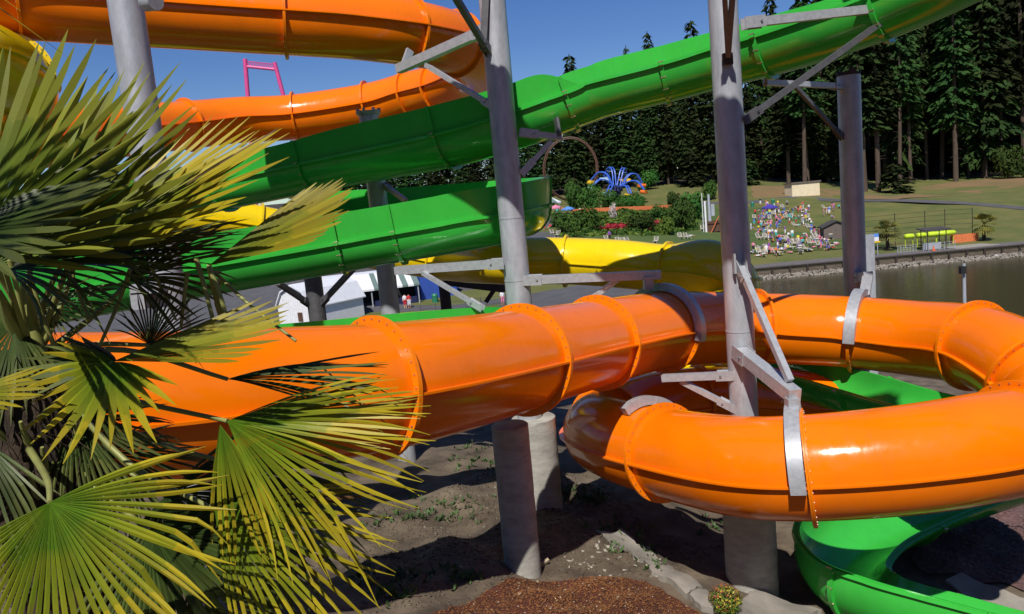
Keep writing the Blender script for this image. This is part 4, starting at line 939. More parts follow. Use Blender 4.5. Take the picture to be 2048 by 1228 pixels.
# coaster loop
c = at(1141, 338, 205); LP_ = thing('coaster_loop', 'thin brown vertical roller coaster loop in front of the wood', 'roller coaster', (c.x, c.y, H(c.x, c.y)))
for off, r_ in ((-.45, .13), (.45, .13)):
    mb = MB(); pts = []
    for k in range(61):
        th = math.pi*(1.5+2*k/60)*1.0; pts.append(Vector((c.x+6.9*math.cos(th), c.y+off+2.2*(k/60-.5), c.z+8.0*math.sin(th))))
    mb.tube(pts, r_, 6); mb.build('rail', ['coaster_brown'], LP_)
mb = MB()
for k in range(40):
    th = math.pi*(1.5+2*k/40); q = Vector((c.x+7.05*math.cos(th), c.y+2.2*(k/40-.5), c.z+8.15*math.sin(th))); mb.cyl(q-Vector((0, .5, 0)), q+Vector((0, .5, 0)), .09, n=5)
pts = [Vector((c.x+7.3*math.cos(math.pi*(1.5+2*k/60)), c.y+2.2*(k/60-.5), c.z+8.4*math.sin(math.pi*(1.5+2*k/60)))) for k in range(61)]; mb.tube(pts, .2, 6)
mb.build('ties', ['coaster_brown'], LP_)
# spinning blue ride
c = at(1228, 395, 200); zb = H(c.x, c.y); RD = thing('octopus_ride', 'spinning amusement ride with curved blue arms and coloured cars', 'ride', (c.x, c.y, zb))
hub = Vector((c.x, c.y, at(1228, 372, 200).z)); mb = MB(); mb.cyl((c.x, c.y, zb-.3), hub, 1.5, 1.2, 16); mb.cyl(hub, hub+Vector((0, 0, 1.4)), 1.7, 1.4, 16); mb.build('hub', ['navy', 'ride_pale'], RD)
mb = MB(); mb.cyl((c.x, c.y, zb-.2), (c.x, c.y, zb+.5), 8, 8, 32); mb.build('platform', ['ride_pale'], RD)
for k in range(8):
    th = k*math.pi/4+.35; d = Vector((math.cos(th), math.sin(th), 0)); lift = 1.2+2.2*math.sin(th*1.0+.1)
    pts = [hub+d*1.2+Vector((0, 0, 1)), hub+d*3.+Vector((0, 0, 2.2+lift*.9)), hub+d*5.3+Vector((0, 0, 2.4+lift)), hub+d*7.3+Vector((0, 0, .6+lift*.8))]; cc, _ = catmull([tuple(q) for q in pts], 6); cc = [Vector(q) for q in cc]; sd = Vector((-d.y, d.x, 0))
    mb = MB(); mb.tube([q+sd*.4 for q in cc], .17, 6); mb.tube([q-sd*.4 for q in cc], .17, 6)
    for q in cc[::3]: mb.cyl(q+sd*.4, q-sd*.4, .09, n=5)
    mb.build('ride_arm', ['ride_blue'], RD)
    e = cc[-1]; mb = MB(); rings = []
    for (u, w, h0, h1) in [(-1.5, .5, .2, .5), (-1., .8, -.1, .8), (0, .95, -.2, .55), (1., .8, -.1, .5), (1.6, .3, .1, .4)]: rings.append([e+sd*u+d*x+Vector((0, 0, z-.9)) for x, z in ((-w, h0), (w, h0), (w*.9, h1), (-w*.9, h1))])
    mb.loop_sweep(rings); mb.build('ride_car', [('ride_orange', 'ride_yellow', 'ride_pale', 'ride_yellow', 'ride_pale', 'ride_pale', 'ride_yellow', 'ride_orange')[k]], RD)
RD.rotation_euler = (.10, .16, 0); RD.location.z -= 1.2
# striped tents, umbrella, orange fence
def tent(px, py, D, w, h, eave, mats, label, cat='tent', n=12, poles=True):
    g = gz(px, py, D); root = thing('striped_tent' if len(mats) > 1 else 'parasol', label, cat, g); mb = MB(); r_ = w/2
    for k in range(n):
        a, b_ = 2*math.pi*k/n, 2*math.pi*(k+1)/n; P = [Vector((r_*math.cos(t), r_*math.sin(t), eave)) for t in (a, b_)]; top = Vector((0, 0, h)); dn = Vector((0, 0, -.28))
        mb.add([g+P[0], g+P[1], g+top], [(0, 1, 2)], k % len(mats)); mb.add([g+P[0]+dn, g+P[1]+dn, g+P[1], g+P[0]], [(0, 1, 2, 3)], k % len(mats))
    mb.build('canopy', mats, root, 20); mb = MB()
    if poles:
        for k in range(4): a = math.pi/4+k*math.pi/2; mb.cyl(g+Vector((r_*.95*math.cos(a), r_*.95*math.sin(a), 0)), g+Vector((r_*.95*math.cos(a), r_*.95*math.sin(a), eave)), .06, n=6)
    else: mb.cyl(g, g+Vector((0, 0, h)), .04, n=6)
    mb.build('poles', ['galvanised'], root); return root
tent(1103, 421, 172, 5.2, 4.2, 2.9, ['white_paint', 'awning_green'], 'green and white striped peaked tent on the asphalt path')
tent(1112, 428, 168, 2.6, 2.6, 2.0, ['cloth_pink'], 'pink parasol in front of the striped tent', 'parasol', 8, False)
tent(1137, 430, 166, 3.0, 2.3, 1.7, ['sign_blue'], 'blue parasol right of the striped tent', 'parasol', 8, False)
tent(1540, 428, 168, 3.6, 2.2, 1.5, ['umbrella_blue'], 'dark blue parasol at the top of the crowded lawn', 'parasol', 10, False)
tent(893, 470, 118, 1.6, 11.5, 8.6, ['cream'], 'pale pointed spire behind the middle green slide', 'spire', 8, False)
def fence(name, pts_px, D, h, m, label, post_m=None, gap=2.4, rails=()):
    P = [gz(x, y, d) for (x, y), d in zip(pts_px, D)]; root = thing(name, label, 'fence', P[0]); mb = MB(); ps = []
    for a, b_ in zip(P[:-1], P[1:]):
        k = max(1, int((b_-a).length/gap))
        for j in range(k): ps.append(a.lerp(b_, j/k))
    ps.append(P[-1]); ps = [Vector((q.x, q.y, H(q.x, q.y))) for q in ps]
    for a, b_ in zip(ps[:-1], ps[1:]):
        if rails:
            for z in rails: mb.beam(a+Vector((0, 0, z)), b_+Vector((0, 0, z)), .04, .05)
        else:
            mb.beam(a+Vector((0, 0, h*.5+.05)), b_+Vector((0, 0, h*.5+.05)), .04, h*.95)
    mb.build('panel' if not rails else 'rails', [m], root)
    for q in ps: mb = MB(); mb.cyl(q-Vector((0, 0, .2)), q+Vector((0, 0, h+.1)), .06, n=6); mb.build('post', [post_m or m], root)
fence('orange_fence', [(1145, 425), (1215, 420), (1270, 415), (1330, 408), (1345, 405)], [170, 172, 174, 177, 178], 1.2, 'fence_orange', 'low orange mesh fence below the blue ride')
fence('net_fence', [(1730, 470), (1790, 462), (1850, 458), (1890, 460), (1945, 466)], [119, 119.5, 120, 120, 119], 5.2, 'timber_dark', 'tall dark wire net fence on posts behind the lime green floats', None, 4.4, (.4, 1.2, 2.0, 2.8, 3.6, 4.4, 5.1))
# cream wall, hut, bins, grey machine
g = gz(1611, 401, 196); CW = thing('cream_building', 'low cream rendered block with a brown flat roof at the foot of the firs', 'building', g)
mb = MB(); mb.box(g+Vector((0, 2, 1.4)), (7.6, 4, 4.2), 0, Euler((0, 0, .12)).to_matrix()); mb.build('walls', ['cream'], CW); mb = MB(); mb.box(g+Vector((0, 2, 3.6)), (8.2, 4.6, .35), 0, Euler((0, 0, .12)).to_matrix()); mb.build('roof', ['hut_wall'], CW)
g = gz(1669, 468, 133); HT = thing('garden_hut', 'small brown shingled hut with a dark gabled roof at the right of the lawn', 'hut', g)
e = Euler((0, 0, -.2)).to_matrix(); mb = MB()
def tr(v): return g+e@Vector(v)
mb.add([tr(v) for v in [(-2.1, -1.6, -.3), (2.1, -1.6, -.3), (2.1, -1.6, 2.1), (0, -1.6, 3.0), (-2.1, -1.6, 2.1), (-2.1, 1.8, -.3), (2.1, 1.8, -.3), (2.1, 1.8, 2.1), (0, 1.8, 3.0), (-2.1, 1.8, 2.1)]], [(0, 1, 2, 3, 4), (9, 8, 7, 6, 5), (0, 4, 9, 5), (1, 6, 7, 2)]); mb.build('walls', ['hut_wall'], HT, 20)
mb = MB()
for s in (-1, 1):
    mb.add([tr(v) for v in [(s*2.5, -1.95, 2.0), (0, -1.95, 3.1), (0, 2.1, 3.1), (s*2.5, 2.1, 2.0), (s*2.5, -1.95, 2.18), (0, -1.95, 3.28), (0, 2.1, 3.28), (s*2.5, 2.1, 2.18)]], [(0, 1, 2, 3), (7, 6, 5, 4), (0, 4, 5, 1), (3, 2, 6, 7), (0, 3, 7, 4)])
mb.build('roof', ['hut_roof'], HT, 20)
for (px, py, D, lab) in [(1505, 407, 180, 'green litter bin right beside the big steel pole by the upper path'), (1546, 402, 184, 'green litter bin on the upper path above the blue parasol'), (868, 578, 96, 'green litter bin beside the blue kiosk wall')]:
    g = gz(px, py, D); mb = MB(); mb.cyl(g, g+Vector((0, 0, 1.0)), .38, .42, 12); mb.cyl(g+Vector((0, 0, 1.0)), g+Vector((0, 0, 1.25)), .45, .3, 12); tag(mb.build('litter_bin', ['bin_green']), lab, 'litter bin')
g = gz(1420, 442, 142); MC = thing('grey_machine', 'grey upright machine with slim white posts beside the right steel pole', 'ride', g)
for dx, h, r_, m in ((-1.3, 7.5, .07, 'white_paint'), (-.8, 6., .2, 'white_paint')): mb = MB(); mb.cyl(g+Vector((dx, 0, 0)), g+Vector((dx, 0, h)), r_, n=10); mb.build('mast', [m], MC)
mb = MB(); mb.cyl(g+Vector((.1, .5, 2.0)), g+Vector((.1, .5, 7.2)), .35, .22, 12); mb.box(g+Vector((.7, .4, 4.2)), (.6, .6, 2.2)); mb.build('engine', ['galvanised'], MC)
mb = MB(); mb.box(g+Vector((.9, .8, 1.9)), (3.8, 1.6, .5)); mb.box(g+Vector((.9, .8, .9)), (3.2, 1.2, 1.6)); mb.build('base', ['coaster_brown'], MC)
mb = MB(); mb.beam(g+Vector((-.2, -.4, -.3)), g+Vector((1.6, -.4, 3.0)), .12, .12); mb.build('brace', ['fence_orange'], MC)

# lakeside landing: shelter, floats, fence, sign, cone
zl = ZT+.03
def lz(px, D): p = at(px, 480, D); return Vector((p.x, p.y, zl))
g = lz(1867, 113.2); SHL = thing('shelter', 'small open shelter with a flat dark roof on thin posts on the lakeside landing', 'shelter', g)
mb = MB(); mb.box(g+Vector((0, 0, 3.15)), (4.0, 2.6, .14), 0, Euler((.10, 0, 0)).to_matrix()); mb.build('roof', ['hut_roof'], SHL)
for sx in (-1.4, 1.4):
    for sy in (-.9, .9): mb = MB(); mb.cyl(g+Vector((sx, sy, 0)), g+Vector((sx, sy, 3.1)), .07, n=8); mb.build('post', ['timber_dark'], SHL)
mb = MB(); mb.box(g+Vector((0, .5, .55)), (2.6, .5, 1.0)); mb.build('counter', ['galvanised'], SHL)
for i, (px, w) in enumerate([(1818, 1.2), (1842, 1.2), (1864, 1.3), (1890, 2.6)]):
    g = lz(px, 117.5); mb = MB(); rings = []
    for (x, r_) in [(-1, .25), (-.85, .46), (0, .52), (.85, .46), (1, .25)]: rings.append([g+Vector((x*w*.62, r_*math.cos(2*math.pi*k/12)*1., 2.0+r_*math.sin(2*math.pi*k/12)*.8)) for k in range(12)])
    mb.loop_sweep(rings)
    for s in (-.5, .5): mb.cyl(g+Vector((s*w, 0, 0)), g+Vector((s*w, 0, 1.7)), .05, n=6)
    tag(mb.build('lime_float', ['lime']), ['lime green float on a stand, leftmost of the row behind the shelter', 'lime green float seen through the left posts of the shelter', 'lime green float behind the middle of the shelter', 'longest lime green float, right of the shelter'][i], 'float', 'lime green floats behind the shelter')
g = lz(1742, 112.4); SG = thing('banner_sign', 'blue and white banner board with a yellow edge on the lakeside landing', 'sign', g)
mb = MB(); mb.box(g+Vector((0, 0, 3.0)), (2.3, .10, .5)); mb.build('board', ['sign_blue'], SG); mb = MB(); mb.box(g+Vector((0, -.01, 2.45)), (2.3, .10, .58)); mb.build('lower_board', ['white_paint'], SG); mb = MB(); mb.box(g+Vector((.75, -.02, 2.02)), (1.2, .12, .22)); mb.build('edge_strip', ['ride_yellow'], SG)
mb = MB()
for s in (-1, 1): mb.cyl(g+Vector((s, .1, 0)), g+Vector((s, .1, 3.3)), .06, n=6)
mb.build('posts', ['galvanised'], SG)
fence('mesh_barrier', [(1800, 492), (1850, 486), (1908, 480)], [111.6, 111.6, 111.6], .1, 'galvanised', 'low grey wire barrier along the landing edge before the shelter', None, 2, (.02,))
for (a, b_) in [(1795, 1832), (1846, 1910)]:
    root = thing('wire_barrier', 'grey wire barrier on the landing, %s of the shelter' % ('left' if a < 1800 else 'right in front'), 'barrier', lz(a, 112)); mb = MB(); p, q = lz(a, 112), lz(b_, 112)
    for z in (.2, .5, .8, 1.1): mb.beam(p+Vector((0, 0, z)), q+Vector((0, 0, z)), .04, .04)
    mb.build('rails', ['galvanised'], root); mb = MB(); k = 6
    for j in range(k+1): u = p.lerp(q, j/k); mb.cyl(u, u+Vector((0, 0, 1.15)), .04, n=6)
    mb.build('posts', ['galvanised'], root)
g = lz(1867, 111.4); mb = MB(); mb.cyl(g, g+Vector((0, 0, .75)), .2, .04, 10); mb.box(g+Vector((0, 0, .03)), (.5, .5, .06)); tag(mb.build('traffic_cone', ['cone_orange']), 'orange traffic cone on the landing below the shelter', 'traffic cone')
g = lz(1925, 118.5); mb = MB(); mb.box(g+Vector((.3, 0, .75)), (4.2, .5, 1.5)); tag(mb.build('plank_box', ['fence_orange']), 'orange brown planked box right of the lime green floats', 'box')
g = lz(1935, 113.5); mb = MB(); mb.box(g+Vector((0, 0, .03)), (7, 4.5, .06), 0, Euler((0, 0, .1)).to_matrix()); kind(mb.build('pale_paving', ['concrete_path']), 'structure')
# lamp with box in the water
p = at(1929, 600, 62); LM = thing('water_pole', 'slim grey pole with a dark box standing in the lake', 'pole', (p.x, p.y, -1)); zt = at(1930, 527, 62).z
mb = MB(); mb.cyl((p.x, p.y, -1.5), (p.x, p.y, zt), .16, .13, 12); mb.build('shaft', ['galvanised'], LM); mb = MB(); q = at(1925, 540, 61.8); mb.box(q, (.42, .4, .62)); mb.build('speaker_box', ['dark_void'], LM)

# kiosk with striped awnings, white barn, blue building on the plaza
g = gz(648, 636, 92); q = gz(842, 600, 96); ax = (q-g); ax.z = 0; W_ = ax.length; ax.normalize(); ay = Vector((-ax.y, ax.x, 0)); zg = min(g.z, q.z)-.1; O = Vector((g.x, g.y, zg))
KI = thing('kiosk', 'long blue kiosk with white and green striped awning roof and dark open counters', 'kiosk', O)
def kp(x, y, z): return O+ax*x+ay*y+Vector((0, 0, z))
mb = MB(); mb.add([kp(0, 3, 0), kp(W_, 3, 0), kp(W_, 3, 3.9), kp(0, 3, 3.9)], [(0, 1, 2, 3)]); mb.add([kp(0, 3.2, 0), kp(0, 6, 0), kp(0, 6, 3.9), kp(0, 3.2, 3.9)], [(0, 1, 2, 3)]); mb.build('back_wall', ['dark_void'], KI)  # near-black wall, shade of the open interior put into its colour
mb = MB(); mb.add([kp(-.1, 2.9, 4.45), kp(W_+.1, 2.9, 4.45), kp(W_+.1, 6.2, 4.6), kp(-.1, 6.2, 4.6), kp(-.1, 2.9, 4.3), kp(W_+.1, 2.9, 4.3), kp(W_+.1, 6.2, 4.4), kp(-.1, 6.2, 4.4)], [(0, 1, 2, 3), (7, 6, 5, 4), (0, 4, 5, 1), (1, 5, 6, 2), (3, 7, 4, 0)]); mb.build('roof', ['white_roof'], KI, 20)
ns = int(W_/.62)
for (x0, x1, y0, z0, nm) in [(0, W_*.24, -.35, 2.45, 'awning'), (W_*.26, W_*.74, -.25, 2.75, 'awning'), (W_*.76, W_, -.2, 2.75, 'awning')]:
    mb = MB(); k = max(2, int((x1-x0)/.62))
    for j in range(k):
        a, b_ = x0+(x1-x0)*j/k, x0+(x1-x0)*(j+1)/k; mi = 1 if (j % 2 and not (nm == 'awning' and W_*.26 <= a < W_*.44)) else 0
        mb.add([kp(a, y0, z0), kp(b_, y0, z0), kp(b_, 3, 4.5), kp(a, 3, 4.5)], [(0, 1, 2, 3)], mi); mb.add([kp(a, y0, z0-.25), kp(b_, y0, z0-.25), kp(b_, y0, z0), kp(a, y0, z0)], [(0, 1, 2, 3)], mi)
    mb.build('awning', ['white_paint', 'awning_green'], KI, 20)
for x in (.3, W_*.24, W_*.27, W_*.5, W_*.73, W_-.2): mb = MB(); mb.cyl(kp(x, 0, 0), kp(x, 0, 2.6), .09, n=8); mb.build('post', ['galvanised'], KI)
for (x0, x1) in [(W_*.29, W_*.37), (W_*.53, W_*.72), (W_*.05, W_*.2), (W_*.78, W_*.97)]: mb = MB(); mb.beam(kp(x0, .6, .55), kp(x1, .6, .55), .5, 1.1); mb.build('counter', ['navy'], KI)
mb = MB(); mb.beam(kp(W_*.33, -.1, 2.2), kp(W_*.38, -.1, 2.2), .5, .5); mb.build('sign_box', ['white_paint'], KI)
mb = MB(); mb.beam(kp(W_+.2, 3.0, 1.9), kp(W_+5.2, 3.6, 1.9), 3.5, 4.3); bb = mb.build('blue_building', ['blue_wall'], None); tag(bb, 'plain blue walled building right of the striped kiosk', 'building')
g = gz(560, 650, 86); BN = thing('white_barn', 'white barn with a gambrel roof and small dark window behind the palm', 'barn', g)
e = Euler((0, 0, -.55)).to_matrix(); w = 2.6; L = 8.5; g2 = gz(592, 648, 84)
def bp_(x, y, z): return g2+e@Vector((x, y, z))
prof = [(-w, 0), (w, 0), (w, 2.6), (w*.62, 4.2), (0, 4.9), (-w*.62, 4.2), (-w, 2.6)]
mb = MB(); mb.loop_sweep([[bp_(x, 0, z) for x, z in prof], [bp_(x, L, z) for x, z in prof]]); 
for k in range(15): x = -w+.2+k*(2*w-.4)/14; zt_ = np.interp(abs(x), [0, w*.62, w], [4.8, 4.1, 2.5]); mb.box(bp_(x, -.02, zt_/2), (.06, .05, zt_), 0, e)
mb.build('walls', ['white_paint'], BN, 20)
mb = MB(); rp = [(-w-.25, 2.45), (-w*.64, 4.28), (0, 5.02), (w*.64, 4.28), (w+.25, 2.45), (w+.25, 2.57), (w*.66, 4.44), (0, 5.2), (-w*.66, 4.44), (-w-.25, 2.57)]
mb.loop_sweep([[bp_(x, -.3, z) for x, z in rp], [bp_(x, L+.3, z) for x, z in rp]]); mb.build('roof', ['white_roof'], BN, 20)
mb = MB(); mb.box(bp_(.9, -.06, 1.5), (.7, .06, 1.0), 0, e); mb.build('window', ['coaster_brown'], BN)
fence('plaza_railing', [(840, 612), (900, 600), (960, 590), (1010, 585)], [88, 89, 90, 90], 1.1, 'steel_dark', 'thin dark metal railing across the asphalt plaza', None, 1.6, (.25, .6, 1.05))

# ------------------------------------------------------------------ people and loungers
def figure(joints, edges, rads, name):
    me = bpy.data.meshes.new(name); me.from_pydata(joints, edges, []); o = bpy.data.objects.new(name, me); COL.objects.link(o)
    md = o.modifiers.new('s', 'SKIN'); me.skin_vertices[0].data.foreach_set('radius', [r_ for r in rads for r_ in (r, r)]); me.skin_vertices[0].data[0].use_root = True
    o.modifiers.new('u', 'SUBSURF').levels = 1
    dg = bpy.context.evaluated_depsgraph_get(); out = bpy.data.meshes.new_from_object(o.evaluated_get(dg)); bpy.data.objects.remove(o); out.name = name
    out.materials.clear(); out.materials.append(M['skin']); out.polygons.foreach_set('use_smooth', [True]*len(out.polygons)); return out
def seg_d(p, a, b_):
    ab = b_-a; t = max(0, min(1, (p-a).dot(ab)/max(ab.length_squared, 1e-9))); return (p-a-ab*t).length
def shell_of(body, segs, rad, grow, name, m):
    keep = [pl for pl in body.polygons if min(seg_d(pl.center, Vector(a), Vector(b_)) for a, b_ in segs) < rad]
    idx = {}; V = []; F = []
    for pl in keep:
        f = []
        for i in pl.vertices:
            if i not in idx: idx[i] = len(V); V.append(tuple(body.vertices[i].co+body.vertices[i].normal*grow))
            f.append(idx[i])
        F.append(f)
    me = bpy.data.meshes.new(name); me.from_pydata(V, [], F); me.materials.append(M[m]); me.update(); return me
E_ = [(0, 1), (1, 2), (2, 3), (3, 4), (2, 5), (5, 6), (6, 7), (2, 8), (8, 9), (9, 10), (0, 11), (11, 12), (12, 13), (13, 14), (0, 15), (15, 16), (16, 17), (17, 18)]
RAD = [.14, .13, .13, .055, .10, .065, .045, .04, .065, .045, .04, .10, .07, .05, .045, .10, .07, .05, .045]
STAND = [(0, 0, .95), (0, 0, 1.15), (0, 0, 1.38), (0, 0, 1.52), (0, -.02, 1.64), (.19, 0, 1.38), (.24, .02, 1.1), (.24, -.06, .85), (-.19, 0, 1.38), (-.24, .02, 1.1), (-.24, -.06, .85), (.1, 0, .88), (.11, -.02, .48), (.11, .02, .07), (.11, -.14, .04), (-.1, 0, .88), (-.11, .02, .48), (-.11, .05, .07), (-.11, -.11, .04)]
WALK_ = [(0, 0, .94), (0, -.02, 1.15), (0, -.03, 1.38), (0, -.04, 1.52), (0, -.07, 1.63), (.19, -.02, 1.38), (.25, .1, 1.12), (.24, .12, .88), (-.19, -.02, 1.38), (-.24, -.08, 1.12), (-.22, -.26, .95), (.1, 0, .87), (.11, -.18, .5), (.11, -.26, .08), (.11, -.4, .06), (-.1, 0, .87), (-.11, .06, .47), (-.11, .3, .14), (-.11, .22, .04)]
SIT = [(0, 0, .14), (0, .02, .33), (0, .02, .55), (0, 0, .69), (0, -.04, .80), (.19, 0, .55), (.26, -.05, .32), (.16, -.3, .25), (-.19, 0, .55), (-.26, -.05, .32), (-.16, -.3, .25), (.1, -.08, .13), (.14, -.42, .36), (.13, -.68, .07), (.13, -.8, .05), (-.1, -.08, .13), (-.14, -.45, .30), (-.13, -.74, .07), (-.13, -.86, .06)]
LIE = [(0, 0, .16), (0, .22, .17), (0, .44, .18), (0, .58, .18), (0, .70, .20), (.19, .44, .16), (.28, .18, .1), (.26, -.08, .09), (-.19, .44, .16), (-.3, .2, .1), (-.26, -.04, .09), (.1, -.08, .15), (.12, -.48, .14), (.12, -.86, .09), (.12, -.92, .2), (-.1, -.08, .15), (-.12, -.48, .22), (-.12, -.86, .09), (-.12, -.92, .2)]
POSE = {}
for nm, J in (('standing', STAND), ('walking', WALK_), ('sitting', SIT), ('lying', LIE)):
    b_ = figure(J, E_, RAD, 'person'); V_ = [Vector(j) for j in J]
    top = shell_of(b_, [(V_[1], V_[2]), (V_[5], V_[8]), (V_[5], V_[5].lerp(V_[6], .4)), (V_[8], V_[8].lerp(V_[9], .4))], .155, .012, 'shirt', 'cloth_white')
    bot = shell_of(b_, [(V_[0], V_[0].lerp(V_[1], .4)), (V_[11], V_[11].lerp(V_[12], .8)), (V_[15], V_[15].lerp(V_[16], .8))], .15, .010, 'shorts', 'cloth_blue')
    hd = V_[4]+(V_[4]-V_[3]).normalized()*.03; hr = shell_of(b_, [(hd+Vector((0, .05, .03)), hd+Vector((0, .07, .06)))], .115, .012, 'hair', 'hair')
    POSE[nm] = (b_, top, bot, hr)
rp_ = random.Random(31); PCOUNT = {}
def slotcol(o, m): o.material_slots[0].link = 'OBJECT'; o.material_slots[0].material = M[m]
def person(p, pose, rz, top, bot, label, group, s=1.):
    root = thing('person', label, 'person', p, group); root.rotation_euler = (0, 0, rz); root.scale = (s, s, s)
    for nm, me, m in (('body', POSE[pose][0], None), ('shirt', POSE[pose][1], 'cloth_'+top), ('shorts', POSE[pose][2], 'cloth_'+bot), ('hair', POSE[pose][3], None)):
        o = bpy.data.objects.new(nm, me); COL.objects.link(o); o.parent = root
        if m: slotcol(o, m)
def lounger_proto():
    fr = MB(); 
    for sx in (-.28, .28):
        fr.beam((sx, -1.0, .32), (sx, .3, .32), .06, .07); fr.beam((sx, .3, .32), (sx, .75, .95), .06, .07)
        for y in (-.85, .2): fr.beam((sx, y, 0), (sx, y, .32), .06, .06)
    bed = MB()
    for k in range(9): bed.box((0, -.95+k*.15, .37), (.56, .11, .03))
    bk = MB()
    for k in range(5): u = (k+.5)/5; bk.box((0, .3+.45*u, .36+.62*u), (.56, .03, .10), 0, Euler((-.95+1.57, 0, 0)).to_matrix())
    return fr.mesh('frame', ['lounger_white']), bed.mesh('seat', ['lounger_white']), bk.mesh('backrest', ['lounger_white'])
LM_ = lounger_proto()
def lounger(p, rz, label, group, s=1.1):
    root = thing('sun_lounger', label, 'sun lounger', p, group); root.rotation_euler = (0, 0, rz); root.scale = (s, s, s)
    for nm, me in zip(('frame', 'seat', 'backrest'), LM_): o = bpy.data.objects.new(nm, me); COL.objects.link(o); o.parent = root
GP, GL = 'people on the crowded lawn', 'white loungers on the crowded lawn'
def band(py): return 'on the upper lawn' if py < 440 else 'on the middle lawn' if py < 468 else 'among the lower loungers' if py < 492 else 'in the front row'
seen = []
def free(px, py, d):
    for a, b_ in seen:
        if abs(a-px) < d and abs(b_-py) < d*.55: return False
    seen.append((px, py)); return True
cols = list(CLOTH); CW_ = [3, 1.6, 2.4, 1.8, 2, 1.2, 1.3, 1.2, 1.4, .8]
CLUSTERS = [(1515, 448, 22, 26, 21), (1540, 432, 20, 12, 21), (1570, 432, 22, 12, 25), (1605, 425, 18, 9, 12), (1660, 424, 14, 8, 10), (1545, 452, 25, 10, 14), (1610, 448, 18, 10, 14), (1535, 476, 18, 8, 15), (1585, 486, 25, 10, 25), (1630, 480, 18, 12, 25), (1515, 506, 12, 6, 12), (1545, 506, 14, 5, 10), (1600, 500, 30, 6, 12), (1655, 496, 16, 8, 12)]
for (cx, cy, sx, sy, n) in CLUSTERS:
    for _ in range(n):
        for _t in range(12):
            px, py = cx+rp_.gauss(0, sx*.6), cy+rp_.gauss(0, sy*.6)
            if 1500 < px < 1690 and 412 < py < 514 and free(px, py, 4.0): break
        else: continue
        g = ground_at(px, py, 100, 230)+Vector((0, 0, .07))
        if rp_.random() < (.14 if py < 465 else .30): lounger(g, rp_.uniform(-.5, .6)+(.0 if rp_.random() < .7 else 2.6), 'white slatted sun lounger '+band(py), GL)
        else:
            pose = rp_.choices(['standing', 'sitting', 'lying', 'walking'], [.38, .34, .18, .10])[0]; t, b_ = rp_.choices(cols, CW_)[0], rp_.choices(cols, CW_)[0]
            person(g, pose, rp_.uniform(0, 6.28), t, b_, f'{pose} person in {t} top and {b_} shorts, {band(py)}', GP, rp_.uniform(.85, 1.08))
# single loungers on the bank and the path people
for (px, py, lab) in [(1106, 470, 'lone white lounger at the edge of the asphalt path, left of its neighbour'), (1116, 474, 'lone white lounger at the edge of the asphalt path, right of its neighbour'), (1214, 484, 'white lounger behind the yellow tube, leftmost of three'), (1235, 488, 'white lounger just behind the yellow tube, left of a close pair'),
                      (1245, 489, 'white lounger just behind the yellow tube, middle of three'), (1257, 488, 'white lounger just behind the yellow tube, rightmost of three'), (1312, 487, 'solitary white lounger on the grass halfway to the right pole'), (1361, 478, 'white lounger left of the yellow tube bend'), (1374, 478, 'white lounger beside a person left of the yellow tube bend'), (1405, 462, 'white lounger below the grey machine, left'), (1414, 462, 'white lounger below the grey machine, right')]:
    lounger(ground_at(px, py, 90, 200)+Vector((0, 0, .05)), rp_.uniform(-.4, .4), lab, None)
for (px, py, pose, t, b_, lab) in [(1220, 484, 'standing', 'purple', 'black', 'person in a purple top standing beside the lounger behind the yellow tube'), (1380, 474, 'lying', 'blue', 'white', 'person in blue lying on a towel left of the yellow tube bend'), (1090, 462, 'walking', 'white', 'red', 'person in white top and red shorts walking on the asphalt path'),
        (1101, 457, 'sitting', 'red', 'red', 'person in red crouching beside the asphalt path'), (1075, 440, 'standing', 'red', 'white', 'person in red and white in the group on the asphalt path'), (1081, 443, 'standing', 'white', 'black', 'person in white and black in the group on the asphalt path'), (1087, 438, 'walking', 'black', 'pink', 'person in a black top in the group on the asphalt path'),
        (1096, 440, 'walking', 'pink', 'white', 'person in pink walking apart from the group on the asphalt path'), (1078, 432, 'standing', 'pink', 'grey', 'person in a pink top near the striped tent'), (1115, 434, 'standing', 'turquoise', 'white', 'person in turquoise below the pink parasol'), (1126, 430, 'standing', 'orange', 'white', 'person in orange beside the blue parasol'), (1160, 424, 'sitting', 'white', 'white', 'person in white sitting by the orange fence'),
        (1521, 412, 'standing', 'black', 'white', 'person in black standing on the upper path near the green bins')]:
    person(ground_at(px, py, 90, 230)+Vector((0, 0, .08)), pose, rp_.uniform(-1, 1), t, b_, lab, None, 1.08)
for (px, py, D, t, b_, lab) in [(810, 605, 93, 'white', 'red', 'person in a white top and red shorts standing at the kiosk counter'), (818, 604, 93, 'red', 'white', 'person in a red top standing at the kiosk counter'), (1004, 588, 88, 'white', 'pink', 'person in white behind the dark railing left of the middle pole')]:
    g = gz(px, py, D); person(g+Vector((0, 0, .08)), 'standing', .5, t, b_, lab, None, 1.05)

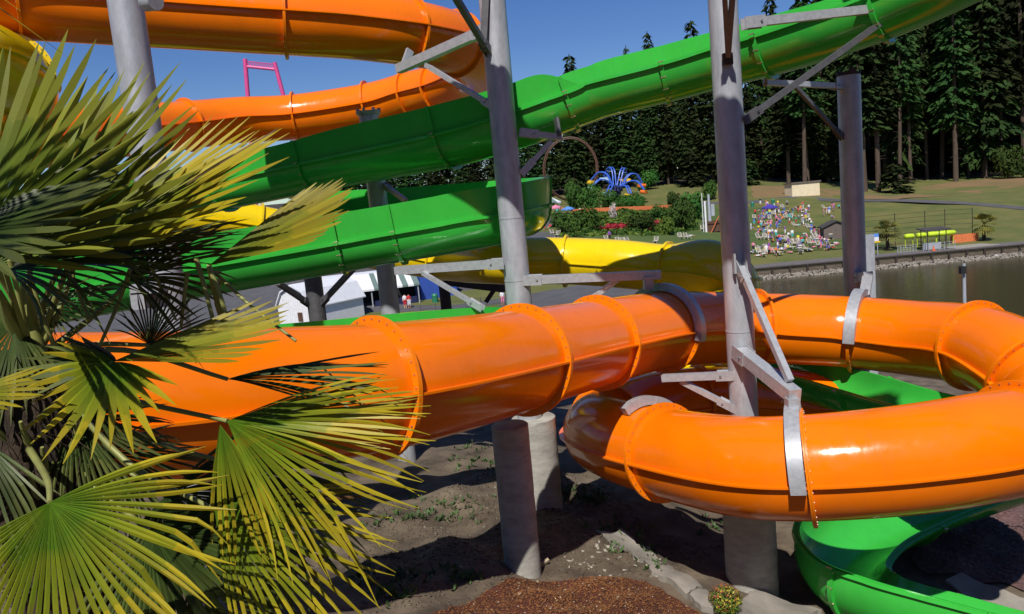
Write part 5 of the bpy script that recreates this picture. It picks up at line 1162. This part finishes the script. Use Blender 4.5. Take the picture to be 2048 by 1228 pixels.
# ------------------------------------------------------------------ identical labels: count from the left where there are few
def ordinals():
    by = {}
    for o in bpy.data.objects:
        if o.parent is None and o.get('label') and o.get('category') and not o.get('kind'): by.setdefault(o['label'], []).append(o)
    for lab, L in by.items():
        if 2 <= len(L) <= 6:
            L.sort(key=lambda o: px_of(o.location)[0]); names = ['leftmost', 'second from left', 'third from left', 'fourth from left', 'fifth from left', 'rightmost']
            for i, o in enumerate(L): o['label'] = lab+', '+('rightmost' if i == len(L)-1 else names[i])
ordinals()

# ------------------------------------------------------------------ light, sky, camera
SUN_EL, SUN_AZ = R(50), R(-13)
sd_ = Vector((math.sin(SUN_AZ)*math.cos(SUN_EL), -math.cos(SUN_AZ)*math.cos(SUN_EL), math.sin(SUN_EL)))
sl = bpy.data.lights.new('sun', 'SUN'); sl.energy = 5; sl.angle = R(.53); sl.color = (1, .955, .88)
so = bpy.data.objects.new('sun', sl); COL.objects.link(so); so.rotation_euler = (-sd_).to_track_quat('-Z', 'Y').to_euler(); so.location = (0, -20, 60)
w = bpy.data.worlds.new('World'); SC.world = w; w.use_nodes = True; n, l = w.node_tree.nodes, w.node_tree.links
sk = n.new('ShaderNodeTexSky'); sk.sky_type = 'NISHITA'; sk.sun_disc = False; sk.sun_elevation = SUN_EL; sk.sun_rotation = math.pi-SUN_AZ; sk.altitude = 200; sk.air_density = 1.0; sk.dust_density = .1; sk.ozone_density = 3.0
hs = n.new('ShaderNodeHueSaturation'); hs.inputs['Saturation'].default_value = 1.3; hs.inputs['Hue'].default_value = .517; l.new(sk.outputs[0], hs.inputs['Color'])
l.new(hs.outputs[0], n['Background'].inputs['Color']); n['Background'].inputs['Strength'].default_value = .09
cam = bpy.data.cameras.new('camera'); co = bpy.data.objects.new('camera', cam); COL.objects.link(co)
cam.sensor_fit = 'HORIZONTAL'; cam.sensor_width = 36; cam.lens = 36*FPX/2048; cam.clip_start = .1; cam.clip_end = 5000
mw = Matrix(((_r.x, _u.x, -_f.x, 0), (_r.y, _u.y, -_f.y, 0), (_r.z, _u.z, -_f.z, CZ), (0, 0, 0, 1))); co.matrix_world = mw
SC.camera = co
SC.view_settings.view_transform = 'Standard'; SC.view_settings.look = 'None'; SC.view_settings.exposure = 0; SC.view_settings.gamma = 1
SC.cycles.max_bounces = 8; SC.cycles.sample_clamp_indirect = 6
